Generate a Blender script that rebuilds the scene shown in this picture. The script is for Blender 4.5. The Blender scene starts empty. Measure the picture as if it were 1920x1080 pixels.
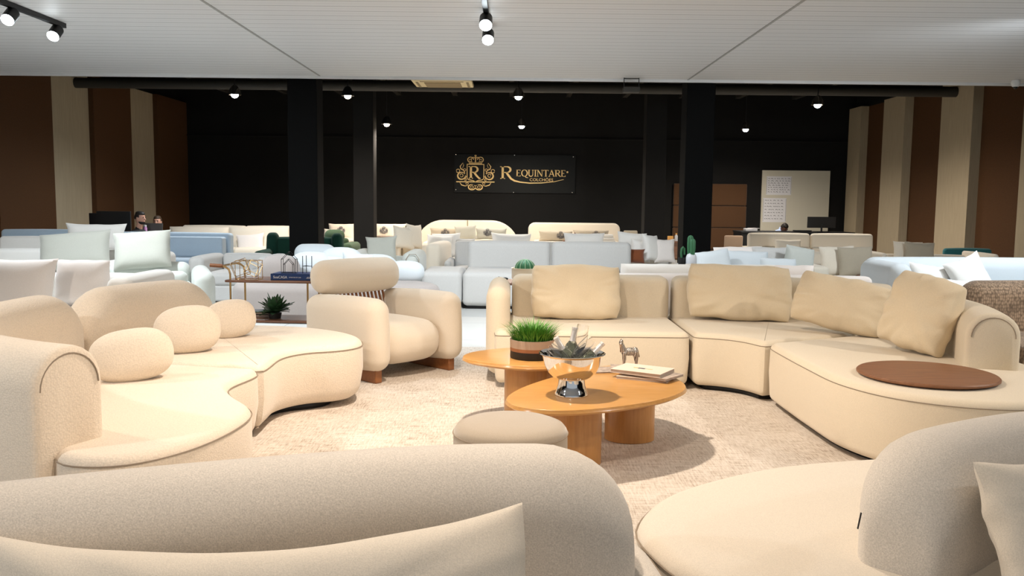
import bpy, math, random
from mathutils import Vector, Matrix, noise
random.seed(7)
PI = math.pi
D = bpy.data
C = bpy.context.scene.collection
sc = bpy.context.scene

# ------------------------------------------------------------ camera
F = 1650.0
PITCH = math.atan(165 / F); ROLL = math.radians(0.6); CH = 1.35
cam = D.cameras.new('camera'); camo = D.objects.new('camera', cam); C.objects.link(camo)
cam.sensor_width = 36; cam.lens = F / 1920 * 36; cam.clip_start = 0.05; cam.clip_end = 100
camo.matrix_world = Matrix.Translation((0, 0, CH)) @ Matrix.Rotation(PI / 2 - PITCH, 4, 'X') @ Matrix.Rotation(ROLL, 4, 'Z')
sc.camera = camo
CR = camo.matrix_world.to_3x3()
def ray(x, y): return CR @ Vector(((x - 960) / F, -(y - 540) / F, -1))
def Q(x, y, Y):
    r = ray(x, y); t = Y / r.y; return Vector((r.x * t, Y, CH + r.z * t))
def P(x, y, z):
    r = ray(x, y); t = (z - CH) / r.z; return Vector((r.x * t, r.y * t, z))

# ------------------------------------------------------------ world + exposure
sc.view_settings.view_transform = 'Standard'; sc.view_settings.look = 'None'
sc.view_settings.gamma = 1; sc.view_settings.use_curve_mapping = False
sc.view_settings.exposure = 0.0
w = D.worlds.new('world'); sc.world = w; w.use_nodes = True
w.node_tree.nodes['Background'].inputs[0].default_value = (0.80, 0.90, 1.0, 1)
w.node_tree.nodes['Background'].inputs[1].default_value = 0.5

WARM = (1.0, 0.85, 0.70); NEUT = (1.0, 0.90, 0.78); COOL = (0.86, 0.94, 1.0)
def spot(loc, aim, power, col, angle=95, blend=0.7, size=0.07, parent=None):
    l = D.lights.new('spot', 'SPOT'); l.energy = power; l.color = col
    l.spot_size = math.radians(angle); l.spot_blend = blend; l.shadow_soft_size = size
    o = D.objects.new('spot_light', l); C.objects.link(o)
    d = Vector(aim) - Vector(loc)
    o.matrix_world = Matrix.Translation(loc) @ d.to_track_quat('-Z', 'Y').to_matrix().to_4x4()
    return o
# lamps over the seating group (their heads are built further down)
LAMPS = [
    # loc, aim, power, colour, angle
    ((-0.25, 4.75, 2.80), (0.15, 4.4, 0), 310, WARM, 120),
    ((-0.25, 7.81, 2.80), (-0.5, 8.6, 0), 100, COOL, 130),
    ((-0.25, 8.51, 2.80), (0.2, 10.4, 0), 260, COOL, 130),
    ((-0.25, 2.0, 2.80), (-0.9, 3.1, 0), 115, WARM, 130),
    ((-4.35, 7.80, 2.80), (-4.0, 7.6, 0), 250, COOL, 130),
    ((-4.35, 8.55, 2.80), (-4.4, 10.5, 0), 260, COOL, 130),
    ((-4.35, 4.2, 2.80), (-2.4, 4.9, 0.3), 165, WARM, 110),
    ((-4.35, 1.5, 2.80), (-2.2, 2.2, 0.3), 170, COOL, 120),
    ((4.90, 6.80, 2.80), (4.4, 7.4, 0), 90, COOL, 130),  # right-hand row is added out of view to light the right side
    ((4.90, 7.50, 2.80), (3.8, 10.5, 0), 180, COOL, 130),
    ((4.90, 4.2, 2.80), (2.3, 5.3, 0.3), 200, NEUT, 110),
    ((4.90, 1.5, 2.80), (2.4, 2.2, 0.3), 90, COOL, 120),
]
for L in LAMPS: spot(L[0], L[1], L[2] * 1.3, L[3], L[4])
# hanging bell lamps of the rear hall: pixel, distance, colour, power
PEND = [((440, 178), 14.5, COOL, 260), ((652, 180), 15.0, WARM, 260), ((725, 233), 18.0, WARM, 300),
        ((972, 182), 15.0, NEUT, 260), ((978, 237), 18.5, NEUT, 300), ((1398, 243), 18.5, NEUT, 260), ((1533, 197), 15.0, NEUT, 300)]
for (px, Yd, col, pw) in PEND:
    p = Q(px[0], px[1], Yd)
    spot((p.x, p.y, p.z - 0.03), (p.x, p.y - 0.1, 0), pw * 2.7, col, 165, 0.8, 0.06)

# ------------------------------------------------------------ materials
MATS = {}
def nodes(name):
    m = D.materials.new(name); m.use_nodes = True
    nt = m.node_tree; b = nt.nodes['Principled BSDF']
    MATS[name] = m
    return m, nt, b
def plain(name, col, rough=0.5, metal=0.0, spec=0.5, trans=0.0, ior=1.45, emit=None, es=0, coat=0):
    m, nt, b = nodes(name)
    b.inputs['Base Color'].default_value = (*col, 1); b.inputs['Roughness'].default_value = rough
    b.inputs['Metallic'].default_value = metal; b.inputs['Specular IOR Level'].default_value = spec
    b.inputs['Transmission Weight'].default_value = trans; b.inputs['IOR'].default_value = ior
    b.inputs['Coat Weight'].default_value = coat
    if emit: b.inputs['Emission Color'].default_value = (*emit, 1); b.inputs['Emission Strength'].default_value = es
    return m
def tc(nt, scale=(1, 1, 1), coord='Object'):
    t = nt.nodes.new('ShaderNodeTexCoord'); mp = nt.nodes.new('ShaderNodeMapping'); mp.inputs['Scale'].default_value = scale
    nt.links.new(t.outputs[coord], mp.inputs['Vector']); return mp.outputs['Vector']
def ramp(nt, src, stops):
    r = nt.nodes.new('ShaderNodeValToRGB'); e = r.color_ramp.elements
    e[0].position = stops[0][0]; e[0].color = (*stops[0][1], 1); e[1].position = stops[-1][0]; e[1].color = (*stops[-1][1], 1)
    for p, c in stops[1:-1]:
        k = e.new(p); k.color = (*c, 1)
    nt.links.new(src, r.inputs['Fac']); return r.outputs['Color']
def bump(nt, b, h, strength, dist=0.002):
    n = nt.nodes.new('ShaderNodeBump'); n.inputs['Strength'].default_value = strength; n.inputs['Distance'].default_value = dist
    nt.links.new(h, n.inputs['Height']); nt.links.new(n.outputs['Normal'], b.inputs['Normal'])
def noi(nt, vec, scale, detail=2, rough=0.5):
    n = nt.nodes.new('ShaderNodeTexNoise'); n.inputs['Scale'].default_value = scale; n.inputs['Detail'].default_value = detail
    n.inputs['Roughness'].default_value = rough; nt.links.new(vec, n.inputs['Vector']); return n.outputs['Fac']
def fabric(name, col, var=0.10, scale=350, bmp=0.35, sheen=0.25, kind='fine'):
    m, nt, b = nodes(name)
    v = tc(nt)
    if kind == 'fine': f = noi(nt, v, scale, 3, 0.7)
    elif kind == 'dots':
        vo = nt.nodes.new('ShaderNodeTexVoronoi'); vo.inputs['Scale'].default_value = scale; vo.inputs['Randomness'].default_value = 0.85
        nt.links.new(v, vo.inputs['Vector']); f = vo.outputs['Distance']
    elif kind == 'knit':
        vv = tc(nt, (1, 1, 0.55)); vo = nt.nodes.new('ShaderNodeTexVoronoi'); vo.inputs['Scale'].default_value = scale; vo.inputs['Randomness'].default_value = 0.55
        nt.links.new(vv, vo.inputs['Vector']); f = vo.outputs['Distance']
    lo = tuple(c * (1 - var) for c in col); hi = tuple(min(1, c * (1 + var * 0.6)) for c in col)
    if kind == 'fine': c = ramp(nt, f, [(0.3, lo), (0.7, hi)])
    else: c = ramp(nt, f, [(0.0, hi), (0.75, lo)])
    nt.links.new(c, b.inputs['Base Color'])
    b.inputs['Roughness'].default_value = 0.9; b.inputs['Specular IOR Level'].default_value = 0.15
    b.inputs['Sheen Weight'].default_value = sheen; b.inputs['Sheen Roughness'].default_value = 0.5
    bump(nt, b, f, bmp, 0.0015 if kind == 'fine' else 0.003)
    return m
def wood(name, c1, c2, scale=6, rough=0.35, ax=(1, 12, 12), coat=0.2):
    m, nt, b = nodes(name)
    v = tc(nt, ax); f = noi(nt, v, scale, 6, 0.65)
    c = ramp(nt, f, [(0.25, c1), (0.5, tuple((a + d) / 2 for a, d in zip(c1, c2))), (0.75, c2)])
    nt.links.new(c, b.inputs['Base Color']); b.inputs['Roughness'].default_value = rough; b.inputs['Coat Weight'].default_value = coat
    b.inputs['Coat Roughness'].default_value = 0.15
    bump(nt, b, f, 0.08, 0.001)
    return m

cream_warm = fabric('cream_fabric', (0.80, 0.70, 0.57), 0.12, 420)
cream_sand = fabric('sand_fabric', (0.74, 0.64, 0.49), 0.14, 380, 0.5)
cream_sand_cushion = fabric('sand_cushion_fabric', (0.76, 0.64, 0.46), 0.10, 300, 0.35)
cream_dots = fabric('honeycomb_fabric', (0.80, 0.69, 0.56), 0.09, 130, 0.4, kind='dots')
near_fab = fabric('heather_beige_fabric', (0.66, 0.60, 0.525), 0.24, 280, 0.5)
near_cush = fabric('oat_cushion_fabric', (0.73, 0.65, 0.54), 0.14, 330, 0.5)
ottoman_fab = fabric('taupe_suede', (0.42, 0.345, 0.26), 0.08, 200, 0.25, 0.5)
white_fab = fabric('white_linen', (0.82, 0.80, 0.76), 0.06, 250)
ivory_fab = fabric('ivory_linen', (0.80, 0.72, 0.60), 0.06, 250)
blush_fab = fabric('blush_white_linen', (0.80, 0.74, 0.70), 0.07, 250)
sage_fab = fabric('pale_sage_fabric', (0.54, 0.56, 0.52), 0.08, 250)
sage_cush = fabric('pale_sage_cushion_fabric', (0.43, 0.43, 0.38), 0.10, 250)
grey_fab = fabric('light_grey_fabric', (0.58, 0.57, 0.55), 0.12, 250)
shaded_fab = fabric('shaded_pale_fabric', (0.36, 0.32, 0.30), 0.12, 250)  # whitish sofa; the mauve-grey is its shade put into the colour
blue_fab = fabric('powder_blue_fabric', (0.42, 0.52, 0.62), 0.10, 250)
ice_fab = fabric('ice_white_fabric', (0.62, 0.67, 0.70), 0.05, 250)
green_fab = fabric('bottle_green_velvet', (0.010, 0.045, 0.030), 0.25, 200, 0.3, 0.06)
moss_fab = fabric('moss_green_velvet', (0.07, 0.11, 0.06), 0.2, 200, 0.3, 0.06)
rust_fab = fabric('rust_velvet', (0.20, 0.06, 0.022), 0.2, 200, 0.3, 0.3)
tan_fab = fabric('tan_fabric', (0.36, 0.25, 0.17), 0.12, 250)
brown_knit = fabric('brown_knit', (0.44, 0.33, 0.24), 0.6, 70, 0.9, 0.2, 'knit')
taupe_fab = fabric('taupe_fabric', (0.44, 0.38, 0.29), 0.1, 250)
teal_fab = fabric('teal_fabric', (0.03, 0.16, 0.17), 0.1, 250)
greybrown_fab = fabric('grey_brown_plaid', (0.30, 0.24, 0.19), 0.3, 60)
table_wood = wood('honey_oak', (0.50, 0.24, 0.06), (0.66, 0.36, 0.12), 5, 0.28, (1.2, 10, 10), 0.35)
leg_wood = wood('honey_oak_leg', (0.40, 0.18, 0.05), (0.54, 0.27, 0.085), 5, 0.35, (14, 14, 1.2))
tray_wood = wood('walnut_tray_wood', (0.16, 0.066, 0.028), (0.27, 0.115, 0.05), 5, 0.5, (1.2, 10, 10), 0)
foot_wood = wood('chair_wood', (0.20, 0.07, 0.02), (0.32, 0.12, 0.035), 5, 0.4)
cart_wood = wood('cart_walnut', (0.13, 0.055, 0.03), (0.24, 0.11, 0.06), 5, 0.4)
chrome = plain('polished_steel', (0.82, 0.80, 0.78), 0.06, 1)
silver = plain('antique_silver', (0.55, 0.50, 0.46), 0.28, 1)
silver_dark = plain('antique_silver_dark', (0.10, 0.085, 0.075), 0.4, 0.8)
brass = plain('brass_wire', (0.50, 0.33, 0.15), 0.3, 1)
blackm = plain('black_metal', (0.012, 0.012, 0.013), 0.45, 0.3)
black_plastic = plain('black_plastic', (0.012, 0.012, 0.013), 0.35)
black_paint = plain('black_column_paint', (0.003, 0.003, 0.003), 0.8, spec=0.12)
gold = plain('gold_lettering', (0.88, 0.62, 0.26), 0.5, 0.1)
glass = plain('clear_glass', (1, 1, 1), 0.02, trans=1, ior=1.45)
bottle_green = plain('bottle_glass', (0.80, 0.86, 0.74), 0.05, trans=0.95, ior=1.5)
foil = plain('bottle_foil', (0.72, 0.68, 0.64), 0.35, 0.5)
paper = plain('magazine_paper', (0.66, 0.56, 0.47), 0.7)
paper_edge = plain('page_block', (0.42, 0.34, 0.29), 0.8)
paper_white = plain('white_paper', (0.75, 0.74, 0.76), 0.7)
ink = plain('ink', (0.05, 0.05, 0.07), 0.6)
orange = plain('orange_print', (0.75, 0.38, 0.10), 0.6)
lamp_glow = plain('lamp_glow', (1, 1, 1), 0.5, emit=(0.85, 0.95, 1), es=30)
lamp_glow_warm = plain('lamp_glow_warm', (1, 1, 1), 0.5, emit=(1, 0.82, 0.58), es=30)
seam_m = plain('seam_thread', (0.30, 0.24, 0.18), 0.9)
leaf_g = plain('grass_green', (0.055, 0.20, 0.02), 0.5)
leaf_g2 = plain('grass_green_light', (0.12, 0.32, 0.04), 0.5)
leaf_d = plain('leaf_dark', (0.035, 0.10, 0.04), 0.45)
cactus_m = plain('cactus_green', (0.03, 0.13, 0.055), 0.6)
spine_m = plain('cactus_rib', (0.30, 0.42, 0.28), 0.7)
soil = plain('soil', (0.05, 0.035, 0.025), 0.9)
pot_top = plain('pot_stone', (0.42, 0.31, 0.23), 0.7)
pot_mid = plain('pot_terracotta', (0.30, 0.12, 0.05), 0.6)
pot_low = plain('pot_black', (0.012, 0.010, 0.010), 0.5)
pot_grey = plain('pale_grey_ceramic', (0.55, 0.57, 0.60), 0.4)
pot_cream = plain('cream_ceramic', (0.75, 0.66, 0.50), 0.4)
skin_m = plain('skin', (0.50, 0.26, 0.18), 0.5)
skin_d = plain('skin_dark', (0.16, 0.07, 0.04), 0.5)
hair_m = plain('dark_hair', (0.012, 0.008, 0.006), 0.6)
hair_b = plain('brown_hair', (0.05, 0.028, 0.015), 0.6)
shirt_black = plain('black_shirt', (0.015, 0.015, 0.017), 0.85)
shirt_blue = plain('pale_blue_shirt', (0.42, 0.52, 0.74), 0.85)
book_blue = plain('navy_book_cover', (0.008, 0.035, 0.14), 0.4)
white_print = plain('white_print', (0.7, 0.7, 0.7), 0.6)
pink = plain('lilac_plastic', (0.50, 0.25, 0.48), 0.35)
yellow = plain('yellow_plastic', (0.75, 0.50, 0.02), 0.4)
grey_dark = plain('laptop_grey', (0.10, 0.09, 0.085), 0.4, 0.4)
ac_plastic = plain('ac_cream_plastic', (0.72, 0.60, 0.36), 0.5)
ac_dark = plain('ac_grille', (0.25, 0.18, 0.09), 0.6)
white_plastic = plain('white_plastic', (0.75, 0.75, 0.74), 0.4)
board_white = plain('whiteboard', (0.62, 0.58, 0.47), 0.35)
leather = fabric('brown_suede_panel', (0.085, 0.040, 0.017), 0.15, 120, 0.3)

def m_ceiling():
    m, nt, b = nodes('ribbed_white_panel')
    v = tc(nt)
    s = nt.nodes.new('ShaderNodeSeparateXYZ'); nt.links.new(v, s.inputs[0])
    def groove(period, width):
        a = nt.nodes.new('ShaderNodeMath'); a.operation = 'MODULO'; a.inputs[1].default_value = period
        o = nt.nodes.new('ShaderNodeMath'); o.operation = 'ADD'; o.inputs[1].default_value = 100 * period
        nt.links.new(s.outputs['Y'], o.inputs[0]); nt.links.new(o.outputs[0], a.inputs[0])
        l = nt.nodes.new('ShaderNodeMath'); l.operation = 'LESS_THAN'; l.inputs[1].default_value = width
        nt.links.new(a.outputs[0], l.inputs[0]); return l.outputs[0]
    g1 = groove(0.20, 0.012); g2 = groove(0.10, 0.006)
    mx = nt.nodes.new('ShaderNodeMath'); mx.operation = 'MULTIPLY'; mx.inputs[1].default_value = 0.5; nt.links.new(g2, mx.inputs[0])
    ad = nt.nodes.new('ShaderNodeMath'); ad.operation = 'MAXIMUM'; nt.links.new(g1, ad.inputs[0]); nt.links.new(mx.outputs[0], ad.inputs[1])
    c = ramp(nt, ad.outputs[0], [(0, (0.74, 0.73, 0.73)), (1, (0.36, 0.35, 0.35))])
    nt.links.new(c, b.inputs['Base Color']); b.inputs['Roughness'].default_value = 0.55
    iv = nt.nodes.new('ShaderNodeMath'); iv.operation = 'SUBTRACT'; iv.inputs[0].default_value = 1; nt.links.new(ad.outputs[0], iv.inputs[1])
    bump(nt, b, iv.outputs[0], 0.4, 0.004)
    return m
ceil_m = m_ceiling()
joint_m = plain('ceiling_joint', (0.35, 0.34, 0.33), 0.5)
def m_rug():
    m, nt, b = nodes('woven_rug')
    f1 = noi(nt, tc(nt, (7, 110, 1)), 1.0, 3, 0.7); f2 = noi(nt, tc(nt, (110, 12, 1)), 1.0, 3, 0.7); f3 = noi(nt, tc(nt), 2.2, 3, 0.6)
    a = nt.nodes.new('ShaderNodeMath'); a.operation = 'ADD'; nt.links.new(f1, a.inputs[0]); nt.links.new(f2, a.inputs[1])
    a2 = nt.nodes.new('ShaderNodeMath'); a2.operation = 'MULTIPLY_ADD'; a2.inputs[1].default_value = 0.40; nt.links.new(a.outputs[0], a2.inputs[0])
    q = nt.nodes.new('ShaderNodeMath'); q.operation = 'MULTIPLY'; q.inputs[1].default_value = 0.18; nt.links.new(f3, q.inputs[0]); nt.links.new(q.outputs[0], a2.inputs[2])
    c = ramp(nt, a2.outputs[0], [(0.39, (0.36, 0.295, 0.235)), (0.455, (0.56, 0.485, 0.41)), (0.56, (0.70, 0.635, 0.565))])
    nt.links.new(c, b.inputs['Base Color']); b.inputs['Roughness'].default_value = 0.95; b.inputs['Specular IOR Level'].default_value = 0.1
    bump(nt, b, a.outputs[0], 0.5, 0.004)
    return m
rug_m = m_rug()
def m_floor():
    m, nt, b = nodes('pale_floor_tile')
    v = tc(nt); br = nt.nodes.new('ShaderNodeTexBrick'); nt.links.new(v, br.inputs['Vector'])
    br.offset = 0; br.inputs['Scale'].default_value = 1; br.inputs['Brick Width'].default_value = 1.2; br.inputs['Row Height'].default_value = 1.2
    br.inputs['Mortar Size'].default_value = 0.004
    br.inputs['Color1'].default_value = (0.56, 0.56, 0.54, 1); br.inputs['Color2'].default_value = (0.60, 0.60, 0.58, 1); br.inputs['Mortar'].default_value = (0.25, 0.25, 0.25, 1)
    nt.links.new(br.outputs['Color'], b.inputs['Base Color']); b.inputs['Roughness'].default_value = 0.45
    return m
floor_m = m_floor()
def m_wall(name, c, var, sc_, streak=False, rough=0.8):
    m, nt, b = nodes(name)
    f = noi(nt, tc(nt, (1, 1, 0.06) if streak else (1, 1, 1)), sc_, 5, 0.6)
    nt.links.new(ramp(nt, f, [(0.25, tuple(k * (1 - var) for k in c)), (0.75, tuple(k * (1 + var) for k in c))]), b.inputs['Base Color'])
    b.inputs['Roughness'].default_value = rough; b.inputs['Specular IOR Level'].default_value = 0.2
    bump(nt, b, f, 0.15, 0.003)
    return m
black_wall = m_wall('black_wall_paint', (0.008, 0.0075, 0.007), 0.12, 3)
black_ceiling = m_wall('black_ceiling_paint', (0.010, 0.009, 0.008), 0.3, 3)
brown_panel = m_wall('brown_felt', (0.08, 0.035, 0.013), 0.2, 60)
beige_panel = m_wall('beige_felt', (0.40, 0.325, 0.22), 0.10, 40, True)
dark_beam = plain('dark_beam', (0.03, 0.026, 0.02), 0.6)

# ------------------------------------------------------------ mesh helpers
class MB:
    def __init__(s): s.v = []; s.f = []; s.m = []; s.s = []
    def add(s, vf, M=None, mi=0, smooth=True, flat=()):
        v, f = vf; o = len(s.v)
        for p in v:
            p = Vector(p); s.v.append(M @ p if M else p)
        fl = set(flat)
        for i, q in enumerate(f):
            s.f.append([o + k for k in q]); s.m.append(mi); s.s.append(smooth and len(q) < 5 and i not in fl)
        return s
    def build(s, name, mats, parent=None, off=None, bevel=0):
        me = D.meshes.new(name)
        vs = [p - off for p in s.v] if off is not None else s.v
        me.from_pydata([tuple(p) for p in vs], [], s.f)
        for m in (mats if isinstance(mats, (list, tuple)) else [mats]): me.materials.append(m)
        me.polygons.foreach_set('material_index', s.m); me.polygons.foreach_set('use_smooth', s.s)
        me.update()
        me.set_sharp_from_angle(angle=math.radians(38))
        o = D.objects.new(name, me); C.objects.link(o)
        if parent: o.parent = parent
        if bevel:
            b = o.modifiers.new('bevel', 'BEVEL'); b.width = bevel; b.segments = 2; b.limit_method = 'ANGLE'
        return o
def T(x=0, y=0, z=0, rx=0, ry=0, rz=0, s=1):
    M = Matrix.Translation((x, y, z)) @ Matrix.Rotation(rz, 4, 'Z') @ Matrix.Rotation(ry, 4, 'Y') @ Matrix.Rotation(rx, 4, 'X')
    return M @ Matrix.Scale(s, 4) if s != 1 else M
def box(x0, x1, y0, y1, z0, z1):
    v = [(x, y, z) for x in (x0, x1) for y in (y0, y1) for z in (z0, z1)]
    return v, [(0, 1, 3, 2), (4, 6, 7, 5), (0, 4, 5, 1), (2, 3, 7, 6), (0, 2, 6, 4), (1, 5, 7, 3)]
def softbox(dx, dy, dz, r, bulge=(0, 0, 0), n=5, taper=0.0):
    """rounded cuboid centred on the origin, its faces swollen by bulge (metres)"""
    h = (dx / 2, dy / 2, dz / 2); r = min(r, min(h) * 0.999)
    def ticks(a):
        inn = a - r; L = [-inn - r * math.tan(t * PI / 4 / 4) for t in (4, 3, 2, 1)]
        L += [-inn + 2 * inn * k / n for k in range(n + 1)]
        return L + [inn + r * math.tan(t * PI / 4 / 4) for t in (1, 2, 3, 4)]
    tk = [ticks(a) for a in h]
    idx = {}; V = []; Fc = []
    def vid(p):
        k = tuple(round(c, 5) for c in p)
        if k in idx: return idx[k]
        q = Vector([max(-(h[i] - r), min(h[i] - r, p[i])) for i in range(3)]); d = Vector(p) - q
        if d.length > 0: d = d.normalized() * r
        q = q + d
        u = [q[i] / h[i] for i in range(3)]
        for i in range(3):
            j, k2 = (i + 1) % 3, (i + 2) % 3
            q[i] += bulge[i] * u[i] * max(0, 1 - u[j] ** 2) * max(0, 1 - u[k2] ** 2)
        if taper:
            s_ = 1 - taper * (u[2] + 1) / 2; q.x *= s_; q.y *= s_
        idx[k] = len(V); V.append(q); return idx[k]
    for ax in range(3):
        a, b = (ax + 1) % 3, (ax + 2) % 3
        for sg in (-1, 1):
            for i in range(len(tk[a]) - 1):
                for j in range(len(tk[b]) - 1):
                    c = []
                    for (ii, jj) in ((i, j), (i + 1, j), (i + 1, j + 1), (i, j + 1)):
                        p = [0, 0, 0]; p[ax] = sg * h[ax]; p[a] = tk[a][ii]; p[b] = tk[b][jj]; c.append(vid(p))
                    Fc.append(c if sg > 0 else c[::-1])
    return V, Fc
def lathe(prof, n=32, ang0=0):
    V = []; Fc = []
    for (r, z) in prof:
        for k in range(n):
            a = 2 * PI * k / n + ang0; V.append((r * math.cos(a), r * math.sin(a), z))
    for i in range(len(prof) - 1):
        for k in range(n):
            k2 = (k + 1) % n; Fc.append((i * n + k, i * n + k2, (i + 1) * n + k2, (i + 1) * n + k))
    if prof[0][0] > 1e-5: Fc.append(tuple(range(n))[::-1])
    if prof[-1][0] > 1e-5: Fc.append(tuple((len(prof) - 1) * n + k for k in range(n)))
    return V, Fc
def tube(pts, r, n=8, closed=False, cap=True):
    pts = [Vector(p) for p in pts]; N = len(pts); V = []; Fc = []
    rr = r if isinstance(r, (list, tuple)) else [r] * N
    up = Vector((0, 0, 1)); prev = None
    for i, p in enumerate(pts):
        if closed: t = (pts[(i + 1) % N] - pts[i - 1])
        else: t = pts[min(i + 1, N - 1)] - pts[max(i - 1, 0)]
        t.normalize()
        if prev is None:
            a = t.cross(up)
            if a.length < 0.05: a = t.cross(Vector((1, 0, 0)))
        else: a = prev - t * prev.dot(t)
        a.normalize(); prev = a; b = t.cross(a)
        for k in range(n):
            g = 2 * PI * k / n; V.append(p + (a * math.cos(g) + b * math.sin(g)) * rr[i])
    for i in range(N if closed else N - 1):
        j = (i + 1) % N
        for k in range(n):
            k2 = (k + 1) % n; Fc.append((i * n + k, i * n + k2, j * n + k2, j * n + k))
    if not closed and cap: Fc.append(tuple(range(n))[::-1]); Fc.append(tuple((N - 1) * n + k for k in range(n)))
    return V, Fc
def crom(pts, per=8, closed=True):
    pts = [Vector(p) for p in pts]; N = len(pts); out = []
    rng = range(N) if closed else range(N - 1)
    for i in rng:
        if closed: p0, p1, p2, p3 = pts[i - 1], pts[i], pts[(i + 1) % N], pts[(i + 2) % N]
        else: p0, p1, p2, p3 = pts[max(i - 1, 0)], pts[i], pts[i + 1], pts[min(i + 2, N - 1)]
        for k in range(per):
            t = k / per
            out.append(0.5 * ((2 * p1) + (p2 - p0) * t + (2 * p0 - 5 * p1 + 4 * p2 - p3) * t * t + (3 * p1 - p0 - 3 * p2 + p3) * t ** 3))
    if not closed: out.append(pts[-1])
    return out
def resample(pts, n, closed):
    P_ = pts + [pts[0]] if closed else pts
    L = [0]
    for a, b in zip(P_, P_[1:]): L.append(L[-1] + (b - a).length)
    out = []; m = n if closed else n - 1; j = 0
    for k in range(n):
        s = L[-1] * k / m
        while j < len(L) - 2 and L[j + 1] < s: j += 1
        t = (s - L[j]) / max(1e-9, L[j + 1] - L[j]); out.append(P_[j].lerp(P_[j + 1], min(1, t)))
    return out
def inset(o, d):
    N = len(o); r = []
    A = sum(o[i - 1].x * o[i].y - o[i].x * o[i - 1].y for i in range(N)); sg = 1 if A > 0 else -1
    for i in range(N):
        t = (o[(i + 1) % N] - o[i - 1]); n_ = Vector((-t.y, t.x)).normalized() * sg
        r.append(o[i] + n_ * d)
    return r
def soft_outline(outline, n, sig=0.035):
    d = resample(crom([Vector(p[:2]) for p in outline], 8), n * 4, True); N = len(d)
    L = sum((d[i] - d[i - 1]).length for i in range(N)); st_ = max(1e-6, sig / (L / N)); K = int(2.5 * st_) + 1
    wt = [math.exp(-0.5 * (k / st_) ** 2) for k in range(-K, K + 1)]; S = sum(wt)
    e = [sum((d[(i + k) % N] * wt[k + K] for k in range(-K, K + 1)), Vector((0, 0))) / S for i in range(N)]
    return resample(e, n, True)
def slab(outline, z0, z1, rt=0.04, rb=0.03, n=90, smooth=True, under=0.0, dome=0.0):
    """solid of any plan outline, top edge rounded by rt and bottom edge by rb; dome lifts the middle of the top"""
    o = soft_outline(outline, n) if smooth else [Vector(p[:2]) for p in outline]
    n = len(o); rings = []
    for k in range(5):
        a = PI / 2 * k / 4; rings.append((rb * (1 - math.sin(a)) + under, z0 + rb * (1 - math.cos(a))))
    rings.append((under * 0.3 - 0.006, (z0 + z1) / 2))
    for k in range(7):
        a = PI / 2 * k / 6; rings.append((rt * (1 - math.cos(a)), z1 - rt + rt * math.sin(a)))
    if dome:
        for e, q in ((0.03, 0.45), (0.07, 0.75), (0.12, 1.0)): rings.append((rt + e, z1 + dome * q))
    V = []; Fc = []
    for (d, z) in rings:
        for p in inset(o, d): V.append((p.x, p.y, z))
    for i in range(len(rings) - 1):
        for k in range(n):
            k2 = (k + 1) % n; Fc.append((i * n + k, i * n + k2, (i + 1) * n + k2, (i + 1) * n + k))
    A = sum(o[i - 1].x * o[i].y - o[i].x * o[i - 1].y for i in range(n))
    if A < 0: Fc = [f[::-1] for f in Fc]
    top = [(len(rings) - 1) * n + k for k in range(n)]; bot = list(range(n))
    Fc.append(top if A > 0 else top[::-1]); Fc.append(bot[::-1] if A > 0 else bot)
    return V, Fc
def outline_tube(outline, z, r, d=0.0, n=90, seg=None):
    o = inset(soft_outline(outline, n), d)
    if seg: o = o[int(seg[0] * n):int(seg[1] * n)]; return tube([(p.x, p.y, z) for p in o], r, 5)
    return tube([(p.x, p.y, z) for p in o], r, 5, closed=True)
def rrect(wd, z0, z1, rt, rb, n=6):
    L = []
    def arc(cx, cz, r, a0):
        for k in range(n + 1):
            a = a0 + PI / 2 * k / n; L.append((cx + r * math.cos(a), cz + r * math.sin(a)))
    h = wd / 2
    arc(h - rb, z0 + rb, rb, -PI / 2); arc(h - rt, z1 - rt, rt, 0); arc(-h + rt, z1 - rt, rt, PI / 2); arc(-h + rb, z0 + rb, rb, PI)
    return L
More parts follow.
